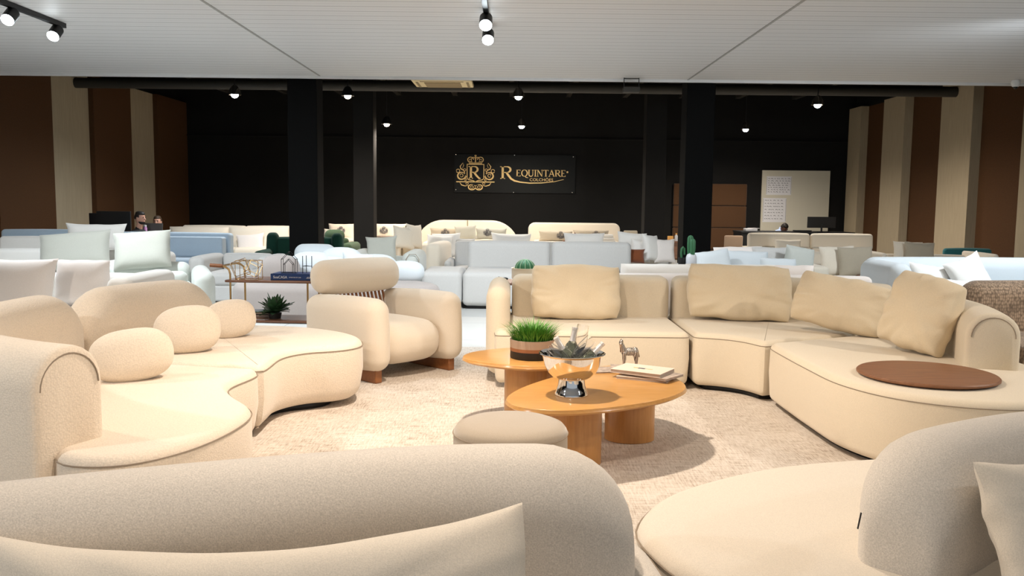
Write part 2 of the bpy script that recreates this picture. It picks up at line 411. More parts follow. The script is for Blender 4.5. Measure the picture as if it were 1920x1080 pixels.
def sweep(path, wd, z0, z1, rt, rb=0.04, ends=('tomb', 'tomb'), R=0.2, step=0.05, lean=0.0):
    """upright cushion of constant section following a plan path; ends 'tomb' (corner rounded in elevation) or 'flat'"""
    pl = crom([Vector(p[:2]) for p in path], 10, False)
    L = sum((b - a).length for a, b in zip(pl, pl[1:])); dense = resample(pl, 400, False)
    S = []; k = 0.0
    for e in (0.0, 0.004, 0.012, 0.025, 0.045, 0.07, 0.1, 0.14, 0.2): S.append(e)
    m = max(2, int(L / step)); S += [0.2 + (L - 0.4) * i / m for i in range(1, m)] if L > 0.45 else []
    S += [L - e for e in (0.2, 0.14, 0.1, 0.07, 0.045, 0.025, 0.012, 0.004, 0.0)]
    if L <= 0.45: S = [L * (1 - math.cos(PI * i / 20)) / 2 for i in range(21)]
    prof = rrect(wd, z0, z1, rt, rb); n = len(prof); V = []; Fc = []
    for s in S:
        f = s / L * 399; i = min(398, int(f)); p = dense[i].lerp(dense[i + 1], f - i)
        t = (dense[min(399, i + 2)] - dense[max(0, i - 2)]).normalized(); nn = Vector((-t.y, t.x))
        su = 1.0; sz = 1.0; ins = 0.0
        for e, dist in ((ends[0], s), (ends[1], L - s)):
            if e == 'tomb' and dist < R:
                h = math.sqrt(max(0, 1 - (1 - dist / R) ** 2)); sz = min(sz, 1 - (R / (z1 - z0)) * 0.9 * (1 - h)); su = min(su, 0.45 + 0.55 * h)
            elif e == 'flat' and dist < 0.03:
                h = math.sqrt(max(0, 1 - (1 - dist / 0.03) ** 2)); ins = max(ins, 0.03 * (1 - h))
        for (u, z) in prof:
            if ins: u = math.copysign(max(0, abs(u) - ins), u); z = min(z, z1 - ins)
            z = z0 + (z - z0) * sz
            V.append((p.x + nn.x * (u * su + lean * (z - z0)), p.y + nn.y * (u * su + lean * (z - z0)), z))
    for i in range(len(S) - 1):
        for k in range(n):
            k2 = (k + 1) % n; Fc.append((i * n + k, (i + 1) * n + k, (i + 1) * n + k2, i * n + k2))
    Fc.append(tuple(range(n))); Fc.append(tuple((len(S) - 1) * n + k for k in range(n))[::-1])
    return V, Fc
def pillow(w_, h_, t_, k=0.12, c=0.0, seed=0, wr=0.012, n=28, sag=0.0, pw=0.55):
    """soft cushion in the XZ plane, centre at the origin; k pinches edges (pointed corners), c rounds corners"""
    V = []; Fc = []; idx = {}
    so = Vector((seed * 7.3, seed * 3.1, seed * 1.7))
    for sd in (-1, 1):
        for i in range(n + 1):
            for j in range(n + 1):
                u = -math.cos(PI * i / n) * 0.5 + (2 * i / n - 1) * 0.5; v = -math.cos(PI * j / n) * 0.5 + (2 * j / n - 1) * 0.5
                edge = i in (0, n) or j in (0, n)
                if sd == 1 and edge: idx[(1, i, j)] = idx[(-1, i, j)]; continue
                x = u * math.sqrt(1 - c * v * v / 2) * (1 - k * u * u * (1 - v * v)); z = v * math.sqrt(1 - c * u * u / 2) * (1 - k * v * v * (1 - u * u))
                th = (max(0, 1 - u ** 4) * max(0, 1 - v ** 4)) ** pw
                y = sd * t_ / 2 * th
                q = Vector((x * w_ / 2, y, z * h_ / 2))
                e = max(abs(u), abs(v)); ang = math.atan2(v, u)
                wk = noise.noise(Vector((math.cos(ang) * 5, math.sin(ang) * 5, e * 1.2 + sd)) + so)
                q.y += sd * wr * wk * (e ** 2) * 1.6 * (th ** 0.5)
                q.y += sd * wr * 0.8 * noise.noise(q * 7 + so) * th
                q.z += wr * 0.8 * noise.noise(Vector((u * 2.5, 0, v * 2.5)) + so) - sag * (1 - u * u) * (0.5 + 0.5 * v)
                q.x += wr * 0.8 * noise.noise(Vector((v * 2.5, 5, u * 2.5)) + so)
                idx[(sd, i, j)] = len(V); V.append(q)
        for i in range(n):
            for j in range(n):
                f = (idx[(sd, i, j)], idx[(sd, i + 1, j)], idx[(sd, i + 1, j + 1)], idx[(sd, i, j + 1)])
                Fc.append(f if sd == -1 else f[::-1])
    return V, Fc
def blob(rx, ry, rz, e=2.4, n=24, nz=0.0, seed=0):
    """superellipsoid"""
    V = []; Fc = []
    f = lambda a: math.copysign(abs(a) ** (2 / e), a)
    for i in range(n + 1):
        ph = -PI / 2 + PI * i / n
        for j in range(2 * n):
            th = PI * j / n
            p = Vector((rx * f(math.cos(ph)) * f(math.cos(th)), ry * f(math.cos(ph)) * f(math.sin(th)), rz * f(math.sin(ph))))
            if nz: p += p.normalized() * nz * noise.noise(p * 6 + Vector((seed, 0, 0)))
            V.append(p)
    m = 2 * n
    for i in range(n):
        for j in range(m): Fc.append((i * m + j, i * m + (j + 1) % m, (i + 1) * m + (j + 1) % m, (i + 1) * m + j))
    return V, Fc
def caps(p, q, r0, r1, n=10):
    """tapered capsule between two points"""
    p = Vector(p); q = Vector(q); d = (q - p).normalized(); pts = []; rr = []
    for k in range(4): a = PI / 2 * (1 - k / 4); pts.append(p - d * r0 * math.sin(a)); rr.append(max(1e-4, r0 * math.cos(a)))
    pts.append(p); rr.append(r0); pts.append(q); rr.append(r1)
    for k in range(1, 5): a = PI / 2 * k / 4; pts.append(q + d * r1 * math.sin(a)); rr.append(max(1e-4, r1 * math.cos(a)))
    return tube(pts, rr, n)
def ribbon(pts, wds, depth=0.006):
    """flat stroke in the XZ plane, width per point, extruded towards -Y"""
    pts = [Vector(p) for p in pts]; N = len(pts)
    ww = wds if isinstance(wds, (list, tuple)) else [wds] * N
    V = []; Fc = []
    for y in (0, -depth):
        for i, p in enumerate(pts):
            t = (pts[min(i + 1, N - 1)] - pts[max(0, i - 1)]).normalized(); nn = Vector((-t.y, t.x)) * ww[i] / 2
            V.append((p.x + nn.x, y, p.y + nn.y)); V.append((p.x - nn.x, y, p.y - nn.y))
    o = 2 * N
    for i in range(N - 1):
        a = 2 * i; Fc.append((o + a, o + a + 1, o + a + 3, o + a + 2))
        Fc.append((a, o + a, o + a + 2, a + 2)); Fc.append((a + 1, a + 3, o + a + 3, o + a + 1))
    Fc.append((0, 1, o + 1, o)); Fc.append((2 * N - 2, o + 2 * N - 2, o + 2 * N - 1, 2 * N - 1))
    return V, Fc
def arc2(cx, cz, rx, rz, a0, a1, n=14):
    return [(cx + rx * math.cos(math.radians(a0 + (a1 - a0) * k / n)), cz + rz * math.sin(math.radians(a0 + (a1 - a0) * k / n))) for k in range(n + 1)]

# ------------------------------------------------------------ object helpers
def tag(o, label=None, cat=None, group=None, kind=None):
    if label: o['label'] = label
    if cat: o['category'] = cat
    if group: o['group'] = group
    if kind: o['kind'] = kind
    return o
def thing(name, label, cat, loc=(0, 0, 0), rz=0, group=None, s=1):
    o = D.objects.new(name, None); C.objects.link(o); o.location = loc; o.rotation_euler = (0, 0, rz); o.empty_display_size = 0.1
    if s != 1: o.scale = (s, s, s)
    return tag(o, label, cat, group)
def solo(name, mb, mats, label, cat, M=None, group=None, bevel=0):
    o = mb.build(name, mats, bevel=bevel); tag(o, label, cat, group)
    if M is not None: o.matrix_world = M
    return o
def struct(name, mb, mats):
    return tag(mb.build(name, mats), kind='structure')
def text_mesh(txt, size, M, mat, name, parent, depth=0.001, align='LEFT', sx=1.0):
    cu = D.curves.new('t', 'FONT'); cu.body = txt; cu.size = size; cu.extrude = depth; cu.align_x = align; cu.resolution_u = 3
    to = D.objects.new('t', cu); C.objects.link(to); bpy.context.view_layer.update()
    dg = bpy.context.evaluated_depsgraph_get(); me = D.meshes.new_from_object(to.evaluated_get(dg)); D.objects.remove(to)
    me.transform(M @ Matrix.Rotation(PI / 2, 4, 'X') @ Matrix.Diagonal((sx, 1, 1, 1)))
    me.materials.clear(); me.materials.append(mat)
    o = D.objects.new(name, me); C.objects.link(o); o.parent = parent; return o
def smat(loc, rz=0, tilt=0, roll=0):
    """pillow standing at loc (its bottom edge), facing -Y turned by rz, leaning back by tilt, rolled in its plane"""
    return Matrix.Translation(loc) @ Matrix.Rotation(rz, 4, 'Z') @ Matrix.Rotation(-tilt, 4, 'X') @ Matrix.Rotation(roll, 4, 'Y')
R_ = math.radians

# ------------------------------------------------------------ the hall
WL, WR, YB = -7.7, 7.9, 20.6
struct('floor', MB().add(box(WL - 0.2, WR + 0.2, -3.5, YB + 0.2, -0.1, 0), smooth=False), floor_m)
struct('ceiling_front', MB().add(box(WL, WR, -3.5, 12.2, 3.0, 3.08), smooth=False), ceil_m).name = 'ceiling'
struct('ceiling_rear', MB().add(box(WL, WR, 12.2, YB, 3.95, 4.05), smooth=False), black_ceiling).name = 'ceiling'
struct('wall_back', MB().add(box(WL - 0.2, WR + 0.2, YB, YB + 0.2, 0, 4.05), smooth=False), black_wall)
struct('wall_left', MB().add(box(WL - 0.2, WL, -3.5, YB, 0, 4.05), smooth=False), black_wall)
struct('wall_right', MB().add(box(WR, WR + 0.2, -3.5, YB, 0, 4.05), smooth=False), black_wall)
tn = [0]
def trim(mb, mat):
    tn[0] += 1; return struct('trim_%d' % tn[0], mb, mat)
trim(MB().add(box(WL, WR, 12.2, 12.26, 2.97, 3.95), smooth=False), black_ceiling)
trim(MB().add(box(WL, WR, 12.17, 12.215, 2.965, 3.0), smooth=False), white_plastic)
for xx in (-2.64, 2.36): trim(MB().add(box(xx - 0.012, xx + 0.012, -3.5, 12.17, 2.994, 3.0), smooth=False), joint_m)
trim(MB().add(box(WL, WR, YB - 0.04, YB, 2.75, 2.78), smooth=False), black_wall)
for (a, b) in ((18.9, YB), (16.04, 17.6), (13.0, 14.6), (9.6, 11.4), (6, 8)):
    trim(MB().add(box(WL, WL + 0.15, a, b, 0, 3.5), smooth=False), brown_panel)
for (a, b) in ((17.6, 18.9), (14.6, 16.04), (11.4, 13.0), (8, 9.6), (4, 6)):
    trim(MB().add(box(WL, WL + 0.06, a, b, 0, 3.5), smooth=False), beige_panel)
for (a, b) in ((19.8, 20.5), (17.6, 18.6), (15.0, 16.1), (12.4, 13.5), (9.8, 10.9), (7, 8.2)):
    trim(MB().add(box(WR - 0.2, WR, a, b, 0, 3.5), smooth=False), beige_panel)
for (a, b) in ((18.6, 19.8), (16.1, 17.6), (13.5, 15.0), (10.9, 12.4), (8.2, 9.8)):
    trim(MB().add(box(WR - 0.03, WR, a, b, 0, 3.5), smooth=False), brown_panel)
# rafters and pipe under the dark roof
for k in range(11):
    trim(MB().add(box(-6.6 + k * 1.3, -6.5 + k * 1.3, 12.3, YB, 3.72, 3.95), smooth=False), dark_beam)
pm = MB(); p0 = Q(600, 160, 15.6)
pm.add(tube([(WL, 15.6, p0.z), (WR, 15.6, p0.z)], 0.09, 12)); trim(pm, dark_beam)
# columns
col_n = 0
for (x0, x1, y, dep, lb) in ((540, 595, 12.3, 0.4, 'wide black column at the ceiling edge, left of the gold sign'),
                        (1285, 1338, 12.3, 0.4, 'wide black column behind the grey potted cactus, right of the gold sign'),
                        (662, 700, 17.0, 0.4, 'narrow black column farther back, left of the gold sign'),
                        (1211, 1249, 17.0, 0.4, 'narrow black column farther back, right of the gold sign')):
    a = Q(x0, 300, y).x; b = Q(x1, 300, y).x
    mb = MB().add(box(a, b, y, y + dep, 0, 3.95), smooth=False)
    o = mb.build('column', black_paint if y < 15 else black_wall, bevel=0.01); tag(o, lb, 'column', None)
# rug
rug = MB().add(softbox(5.3, 5.6, 0.016, 0.007))
solo('rug', rug, rug_m, 'large beige woven rug under the curved seating group', 'rug', T(0.1, 5.12, 0.0085))

# sign on the back wall
def glyph(mb, ch, x, z, h, b=None):
    """serif capitals drawn as strokes; returns advance"""
    s = h; TK = 0.16 * s; tn_ = 0.07 * s
    kx = 1.26 if b else 1.09
    def st(pts, wd): mb.add(ribbon([(x + px * s * kx, z + pz * s) for px, pz in pts], wd), smooth=False)
    def sf(cx, zz, w_=0.3): st([(cx - w_ / 2, zz), (cx + w_ / 2, zz)], tn_)
    e = 0.035
    if ch == 'E':
        st([(0.14, 0), (0.14, 1)], TK); sf(0.14, e); st([(0, 1 - e), (0.58, 1 - e)], tn_); st([(0, e), (0.62, e)], tn_); st([(0.14, 0.52), (0.46, 0.52)], tn_)
        st([(0.57, 0.82), (0.57, 1)], tn_); st([(0.6, 0), (0.6, 0.2)], tn_); return 0.72 * s
    if ch == 'Q':
        pts = arc2(0.44, 0.5, 0.38, 0.48, 90, 450, 28); st(pts, [TK * (0.45 + 0.6 * abs(math.cos(math.radians(90 + 360 * k / 28)))) for k in range(29)])
        st([(0.45, 0.05), (0.65, -0.12), (0.95, -0.2)], [tn_, TK * 0.8, tn_]); return 0.92 * s
    if ch == 'U':
        st([(0.15, 1), (0.15, 0.35)], TK); st(arc2(0.42, 0.32, 0.27, 0.3, 180, 360, 12), [TK * (1 - 0.5 * k / 12) for k in range(13)]); st([(0.69, 0.32), (0.69, 1)], tn_); sf(0.15, 1 - e); sf(0.69, 1 - e, 0.24); return 0.88 * s
    if ch == 'I':
        st([(0.17, 0), (0.17, 1)], TK); sf(0.17, e); sf(0.17, 1 - e); return 0.38 * s
    if ch == 'N':
        st([(0.13, 0), (0.13, 1)], tn_); st([(0.13, 0.97), (0.72, 0.03)], TK); st([(0.72, 0), (0.72, 1)], tn_); sf(0.13, e, 0.24); sf(0.09, 1 - e, 0.2); sf(0.72, 1 - e, 0.24); return 0.90 * s
    if ch == 'T':
        st([(0.36, 0), (0.36, 1)], TK); sf(0.36, e); st([(0, 1 - e), (0.72, 1 - e)], tn_); st([(0.03, 0.82), (0.03, 1)], tn_); st([(0.69, 0.82), (0.69, 1)], tn_); return 0.74 * s
    if ch == 'A':
        st([(0.1, 0.02), (0.42, 1)], tn_); st([(0.40, 1), (0.76, 0.02)], TK); st([(0.22, 0.36), (0.62, 0.36)], tn_); sf(0.1, e, 0.24); sf(0.76, e, 0.28); return 0.88 * s
    if ch == 'R':
        st([(0.15, 0), (0.15, 1)], TK * 1.1); sf(0.15, e); sf(0.1, 1 - e, 0.24); st([(0.15, 1 - e), (0.4, 1 - e)], tn_); st(arc2(0.4, 0.74, 0.24, 0.225, 90, -90, 12), [tn_ + (TK - tn_) * math.sin(PI * k / 12) for k in range(13)])
        st([(0.15, 0.515), (0.4, 0.515)], tn_)
        if b: st([(0.38, 0.52), (0.5, 0.3), (0.68, 0.02), (0.9, -0.14), (1.25, -0.24), (1.85, -0.31), (2.6, -0.29), (3.4, -0.18), (4.0, 0.0)], [TK, TK * 1.05, TK * 0.95, TK * 0.8, TK * 0.6, TK * 0.5, TK * 0.42, TK * 0.3, tn_ * 0.5])
        else: st([(0.38, 0.52), (0.56, 0.25), (0.76, 0.03), (0.86, 0.03)], [TK, TK, TK * 0.8, tn_])
        return 0.86 * s
def crest(mb, cx, cz, s):
    """shield with R, crown, scrolls; s = overall height"""
    def st(pts, wd): mb.add(ribbon([(cx + px * s, cz + pz * s) for px, pz in pts], [q * s for q in wd] if isinstance(wd, list) else wd * s), smooth=False)
    t = 0.022
    st([(-0.24, 0.23), (-0.24, -0.17), (-0.2, -0.21), (-0.06, -0.235), (0, -0.27), (0.06, -0.235), (0.2, -0.21), (0.24, -0.17), (0.24, 0.23)], t); st([(-0.25, 0.23), (0.25, 0.23)], t)
    glyph(mb, 'R', cx - 0.19 * s, cz - 0.18 * s, 0.36 * s)
    # crown
    st([(-0.19, 0.25), (0.19, 0.25)], 0.02); st([(-0.19, 0.28), (0.19, 0.28)], 0.014)
    for sg in (-1, 1):
        st([(sg * a, b) for a, b in arc2(0.14, 0.36, 0.085, 0.075, -60, 180, 12)], 0.022)
        st([(sg * a, b) for a, b in arc2(0.06, 0.35, 0.06, 0.08, -80, 160, 12)], 0.018)
        st([(sg * a, b) for a, b in arc2(0.15, 0.34, 0.035, 0.035, 0, 330, 12)], 0.014)
    st([(0, 0.27), (0, 0.5)], 0.03); st([(-0.03, 0.475), (0.03, 0.475)], 0.03)
    # base bar and scrolls
    st([(-0.55, -0.27), (0.55, -0.27)], 0.028)
    for sg in (-1, 1):
        def S(pts, wd): st([(sg * a, b) for a, b in pts], wd)
        S(arc2(0.40, -0.10, 0.11, 0.10, 150, -190, 20), [0.012 + 0.03 * math.sin(PI * k / 20) for k in range(21)])
        S(arc2(0.40, -0.09, 0.045, 0.045, 0, 320, 12), 0.016)
        S([(0.30, -0.03), (0.34, 0.06), (0.42, 0.10), (0.44, 0.17), (0.36, 0.27), (0.34, 0.20), (0.37, 0.12)], [0.012, 0.03, 0.035, 0.028, 0.01, 0.012, 0.01])
        S(arc2(0.31, 0.07, 0.035, 0.035, 0, 330, 10), 0.014); S(arc2(0.50, 0.04, 0.05, 0.05, 0, 340, 12), 0.018)
        S([(0.25, -0.10), (0.29, -0.16), (0.27, -0.22)], 0.016); S(arc2(0.29, -0.21, 0.03, 0.03, 0, 330, 10), 0.012)
        S([(0.45, -0.29), (0.40, -0.36), (0.30, -0.39), (0.20, -0.37)], [0.01, 0.028, 0.022, 0.01])
        S(arc2(0.10, -0.42, 0.10, 0.075, 110, -230, 20), [0.012 + 0.022 * math.sin(PI * k / 20) for k in range(21)])
        S(arc2(0.10, -0.42, 0.045, 0.035, 0, 330, 12), 0.014); S(arc2(0.24, -0.32, 0.04, 0.025, 0, 330, 10), 0.012)
    return mb
sa = Q(852, 289, YB - 0.03); sb = Q(1078, 363, YB - 0.03)
sg = thing('wall_sign', 'black wall sign with gold crest and REQUINTARE lettering on the back wall', 'sign', ((sa.x + sb.x) / 2, YB, (sa.z + sb.z) / 2))
sw = sb.x - sa.x; sh = sa.z - sb.z
sign_black = plain('sign_black', (0.006, 0.0065, 0.006), 0.55, spec=0.25)
MB().add(box(-sw / 2, sw / 2, -0.03, -0.002, -sh / 2, sh / 2), smooth=False).build('sign_board', sign_black, sg)
pu = sw / 226.0
def sxz(px, py): return ((px - 965) * pu, -(py - 326) * pu)
cx, cz = sxz(891.5, 324)
crest(MB(), cx, cz, 65 * pu).build('crest', gold, sg).location = (0, -0.031, 0)
lm = MB(); x, z = sxz(938, 335.5); glyph(lm, 'R', x, z, 23.5 * pu, b=True)
x, z = sxz(967.5, 330.5)
for ch in 'EQUINTARE': x += glyph(lm, ch, x, z, 12.4 * pu) * 1.075
lm.add(ribbon([(a, b) for a, b in arc2(x + 0.03, z + 0.11, 0.012, 0.012, 0, 360, 12)], 0.02), smooth=False)
lm.build('lettering', gold, sg).location = (0, -0.031, 0)
x, z = sxz(992.5, 339)
text_mesh('COLCHÕES', 7.6 * pu, T(x, -0.033, z), gold, 'lettering', sg, 0.002, sx=1.12)
for (px, py) in ((855, 291), (964, 291), (1074, 293), (855, 356), (963, 360), (1073, 359)):
    x, z = sxz(px, py); MB().add(lathe([(0.001, 0), (0.012, 0.003), (0.012, 0.01)], 10), T(x, -0.04, z, PI / 2 + PI)).build('screw_cap', chrome, sg)

# ------------------------------------------------------------ lights' bodies
def lamp_head(parent, mat, x=0, y=0, z=0, rx=0.4):
    h = MB().add(lathe([(0.052, -0.09), (0.056, -0.085), (0.056, 0.03), (0.03, 0.06), (0.0, 0.06)], 20), T(x, y, z, rx)).build('lamp_head', blackm, parent)
    MB().add(lathe([(0.0, -0.094), (0.053, -0.094), (0.053, -0.086)], 20), T(x, y, z, rx)).build('lens', mat, h)
    MB().add(tube([(x, y, z + 0.03), (x, y, z + 0.12)], 0.012, 8)).build('stem', blackm, parent)
tl = ['black ceiling track with two bright spots, upper left', 'short black ceiling track with two spots, above the gold sign', 'added black ceiling track out of view at the right']
for i, xx in enumerate((-4.35, -0.25, 4.90)):  # the last track row is an added one, outside the view
    for j, (ya, yb) in enumerate(((7.3, 8.7) if i < 2 else (6.5, 7.8), (3.9, 5.4), (1.2, 2.6))):
        if j and i != 1 and j == 9: continue
        t = thing('track_light', tl[i] if j == 0 else ['ceiling track over the left curved sofa', 'ceiling track over the coffee tables', 'added unseen ceiling track over the right curved sofa'][i] if j == 1 else ['ceiling track near the camera on the left', 'ceiling track near the camera in the middle', 'added unseen ceiling track near the camera on the right'][i], 'light', (xx, (ya + yb) / 2, 3.0))
        MB().add(box(-0.022, 0.022, (ya - yb) / 2, (yb - ya) / 2, -0.045, -0.001), smooth=False).build('track', blackm, t)
        for L in LAMPS:
            if abs(L[0][0] - xx) < 0.01 and ya < L[0][1] < yb: lamp_head(t, lamp_glow if L[3] != WARM else lamp_glow_warm, 0, L[0][1] - (ya + yb) / 2, -0.10, -0.85)
pl = ['leftmost hanging bell lamp in the dark rear hall', 'warm hanging lamp between the two left columns', 'lower warm hanging lamp right of the narrow left column', 'hanging bell lamp high above the gold sign', 'lower small hanging lamp just above the gold sign', 'hanging bell lamp above the brown padded wall panel', 'rightmost hanging bell lamp above the whiteboard']
for (px, Yd, col, pw), lb in zip(PEND, pl):
    p = Q(px[0], px[1], Yd); t = thing('pendant_lamp', lb, 'lamp', (p.x, p.y, p.z))
    MB().add(lathe([(0.02, 0.16), (0.05, 0.14), (0.09, 0.07), (0.11, 0.0), (0.105, 0.0), (0.08, 0.07), (0.0, 0.13)], 20)).build('lamp_shade', chrome if col is not WARM else blackm, t)
    MB().add(blob(0.06, 0.06, 0.055, 2, 8), T(0, 0, 0.005)).build('bulb', lamp_glow if col is not WARM else lamp_glow_warm, t)
    MB().add(tube([(0, 0, 0.15), (0, 0, 3.95 - p.z)], 0.008, 6)).build('cord', blackm, t)

# ceiling cassette air conditioner
c0 = Q(830, 153, 15.0)
ac = thing('air_conditioner', 'cream ceiling cassette air conditioner hanging from the dark rear ceiling', 'air conditioner', (c0.x, 15.2, c0.z))
MB().add(softbox(1.0, 1.0, 0.06, 0.02)).build('panel', ac_plastic, ac)
MB().add(box(-0.3, 0.3, -0.3, 0.3, -0.04, -0.03), smooth=False).build('intake_grille', ac_dark, ac)
for (a, b, c, d) in ((-0.36, 0.36, -0.44, -0.40), (-0.36, 0.36, 0.40, 0.44), (-0.44, -0.40, -0.36, 0.36), (0.40, 0.44, -0.36, 0.36)): MB().add(box(a, b, c, d, -0.036, -0.03), smooth=False).build('air_slot', ac_dark, ac)
MB().add(box(-0.42, 0.42, -0.42, 0.42, 0.03, 3.95 - c0.z), smooth=False).build('housing', dark_beam, ac)
# projector bracket hanging from the ceiling edge, dome camera
b0 = Q(1185, 150, 12.0)
br = thing('wire_bracket', 'small black wire bracket hanging from the white ceiling edge', 'bracket', (b0.x, 12.05, 3.0))
for sx in (-0.1, 0.1): MB().add(tube([(sx, 0, 0), (sx, 0, -0.19)], 0.006, 6)).build('rod', blackm, br)
MB().add(tube([(-0.1, 0, -0.01), (0.1, 0, -0.01)], 0.006, 6)).build('rod', blackm, br)
MB().add(softbox(0.22, 0.16, 0.07, 0.01), T(0, 0, -0.16)).build('plate', dark_beam, br)
c1 = Q(1905, 150, 11.9)
sp = thing('security_camera', 'small white security camera on the ceiling edge at the right', 'camera', (c1.x, 11.9, 3.0))
MB().add(lathe([(0.05, 0), (0.06, -0.02), (0.06, -0.05), (0.045, -0.08), (0, -0.1)], 18)).build('housing', white_plastic, sp)
MB().add(blob(0.03, 0.03, 0.03, 2, 8), T(0, 0, -0.085)).build('lens', black_plastic, sp)

# ------------------------------------------------------------ left curved sofa
def world_part(name, vf, mat, root, mi=0):
    return MB().add(vf).build(name, mat, root, off=root.location)
ls = thing('curved_sofa', 'cream honeycomb-weave curved sofa with scalloped seat, left of the coffee tables', 'sofa', (-1.9, 4.7, 0))
A_ = [(-1.60, 3.06), (-1.38, 3.06), (-1.22, 3.25), (-1.14, 3.55), (-1.15, 3.84), (-1.30, 4.08), (-1.41, 4.32), (-1.37, 4.60), (-1.375, 4.72), (-1.42, 4.745), (-1.9, 4.85), (-2.5, 5.06), (-2.76, 5.12), (-2.76, 4.95), (-2.76, 4.4), (-2.62, 3.95), (-2.32, 3.62), (-1.97, 3.42), (-1.74, 3.25)]
B_ = [(-1.37, 4.80), (-1.37, 4.95), (-1.37, 5.2), (-1.27, 5.38), (-1.08, 5.48), (-0.98, 5.64), (-1.02, 5.88), (-1.20, 6.12), (-1.52, 6.32), (-1.9, 6.38), (-2.25, 6.3), (-2.55, 6.0), (-2.72, 5.6), (-2.78, 5.25), (-2.74, 5.16), (-2.5, 5.10), (-1.9, 4.90), (-1.42, 4.785)]
for i, o in enumerate((A_, B_)):
    s = world_part('seat', slab(o, 0.05, 0.425, 0.05, 0.09, 130, under=0.015), cream_dots, ls)
    MB().add(outline_tube(o, 0.392, 0.0028, -0.001, 130)).build('piping', seam_m, s, off=ls.location)
    sb_ = MB().add(slab([(p[0] * 0.8 + (-1.95) * 0.2, p[1] * 0.8 + (3.9 if i == 0 else 5.5) * 0.2) for p in o], 0.018, 0.055, 0.004, 0.004, 60)).build('plinth', blackm, ls, off=ls.location)
b1 = sweep([(-1.63, 3.20), (-1.9, 3.33), (-2.22, 3.56), (-2.48, 3.9), (-2.62, 4.4), (-2.60, 5.12)], 0.30, 0.06, 0.80, 0.148, 0.04, ('flat', 'tomb'), 0.30)
world_part('backrest', b1, cream_dots, ls)
def cap_line(p, dirn, wd, z0, z1, rt, root, d=0.028):
    t = Vector(dirn).normalized(); nn = Vector((-t.y, t.x)); pts = []
    for (u, z) in rrect(wd - 2 * d, z0, z1 - d, rt - d * 0.8, 0.02, 8):
        if z > z0 + 0.03: pts.append((p[0] + nn.x * u - t.x * 0.001, p[1] + nn.y * u - t.y * 0.001, z))
    MB().add(tube(pts, 0.0028, 6)).build('end_piping', seam_m, root, off=root.location)
cap_line((-1.63, 3.20), (-0.27, 0.13), 0.30, 0.06, 0.80, 0.148, ls)
b2 = sweep([(-2.58, 5.16), (-2.52, 5.45), (-2.40, 5.75), (-2.22, 6.0), (-2.10, 6.12)], 0.30, 0.06, 0.79, 0.148, 0.04, ('tomb', 'tomb'), 0.28)
world_part('backrest', b2, cream_dots, ls)
for (px, w_, h_, t_, rz, rl, lb, yy) in (((240, 717), 0.40, 0.27, 0.20, 0.50, -0.10, 'kidney-shaped cream cushion nearest the camera on the left curved sofa', 0),
                              ((346, 664), 0.38, 0.29, 0.22, 0.50, -0.08, 'middle of the three plump cream cushions on the left curved sofa', 0),
                              ((428, 635), 0.33, 0.26, 0.20, 0.55, -0.12, 'farthest plump cream cushion on the left curved sofa', 0)):
    p = P(px[0], px[1], 0.42)
    solo('throw_pillow', MB().add(blob(w_ / 2, t_ / 2, h_ / 2, 2.5, 18, 0.006, px[0])), cream_dots, lb, 'cushion',
         Matrix.Translation((p.x, p.y + 0.06, 0.42 + h_ / 2 - 0.008)) @ Matrix.Rotation(rz, 4, 'Z') @ Matrix.Rotation(-0.25, 4, 'X') @ Matrix.Rotation(rl, 4, 'Y'), 'plump cushions on the left curved sofa')

# ------------------------------------------------------------ right modular curved sofa
rs = thing('modular_sofa', 'sand-coloured three-module curved sofa with loose cushions, right of the coffee tables', 'sofa', (1.5, 6.2, 0))
MA = [(-0.10, 6.15), (-0.02, 6.15), (0.3, 6.15), (0.8, 6.15), (1.2, 6.15), (1.25, 6.15), (1.265, 6.17), (1.265, 6.25), (1.265, 6.7), (1.265, 7.2), (1.265, 7.29), (1.2, 7.3), (0.6, 7.3), (-0.02, 7.3), (-0.12, 7.28), (-0.12, 7.2), (-0.12, 6.7), (-0.12, 6.2)]
MB_ = [(1.292, 6.25), (1.292, 6.16), (1.32, 6.145), (1.42, 6.115), (1.53, 6.05), (1.61, 5.95), (1.655, 5.84), (1.675, 5.79), (1.71, 5.80), (1.78, 5.84), (2.1, 6.01), (2.6, 6.28), (2.86, 6.42), (2.95, 6.47), (2.95, 6.54), (2.90, 6.68), (2.7, 6.98), (2.3, 7.22), (1.8, 7.3), (1.36, 7.3), (1.292, 7.29), (1.292, 7.2), (1.292, 6.8)]
MC = [(1.70, 5.68), (1.70, 5.4), (1.71, 5.0), (1.74, 4.6), (1.88, 4.28), (2.14, 4.09), (2.45, 4.05), (2.78, 4.22), (2.98, 4.6), (3.02, 5.1), (3.03, 5.7), (2.99, 6.3), (2.97, 6.41), (2.90, 6.41), (2.6, 6.24), (2.1, 5.97), (1.78, 5.80), (1.71, 5.76)]
def polyround(o, r=0.06):
    out = []
    for i in range(len(o)):
        p = Vector(o[i]); a = (Vector(o[i - 1]) - p); b = (Vector(o[(i + 1) % len(o)]) - p)
        if a.normalized().dot(b.normalized()) > -0.6:
            d = min(r, a.length * 0.4, b.length * 0.4); out += [p + a.normalized() * d, p + (a.normalized() + b.normalized()) * d * 0.3, p + b.normalized() * d]
        else: out.append(p)
    return out
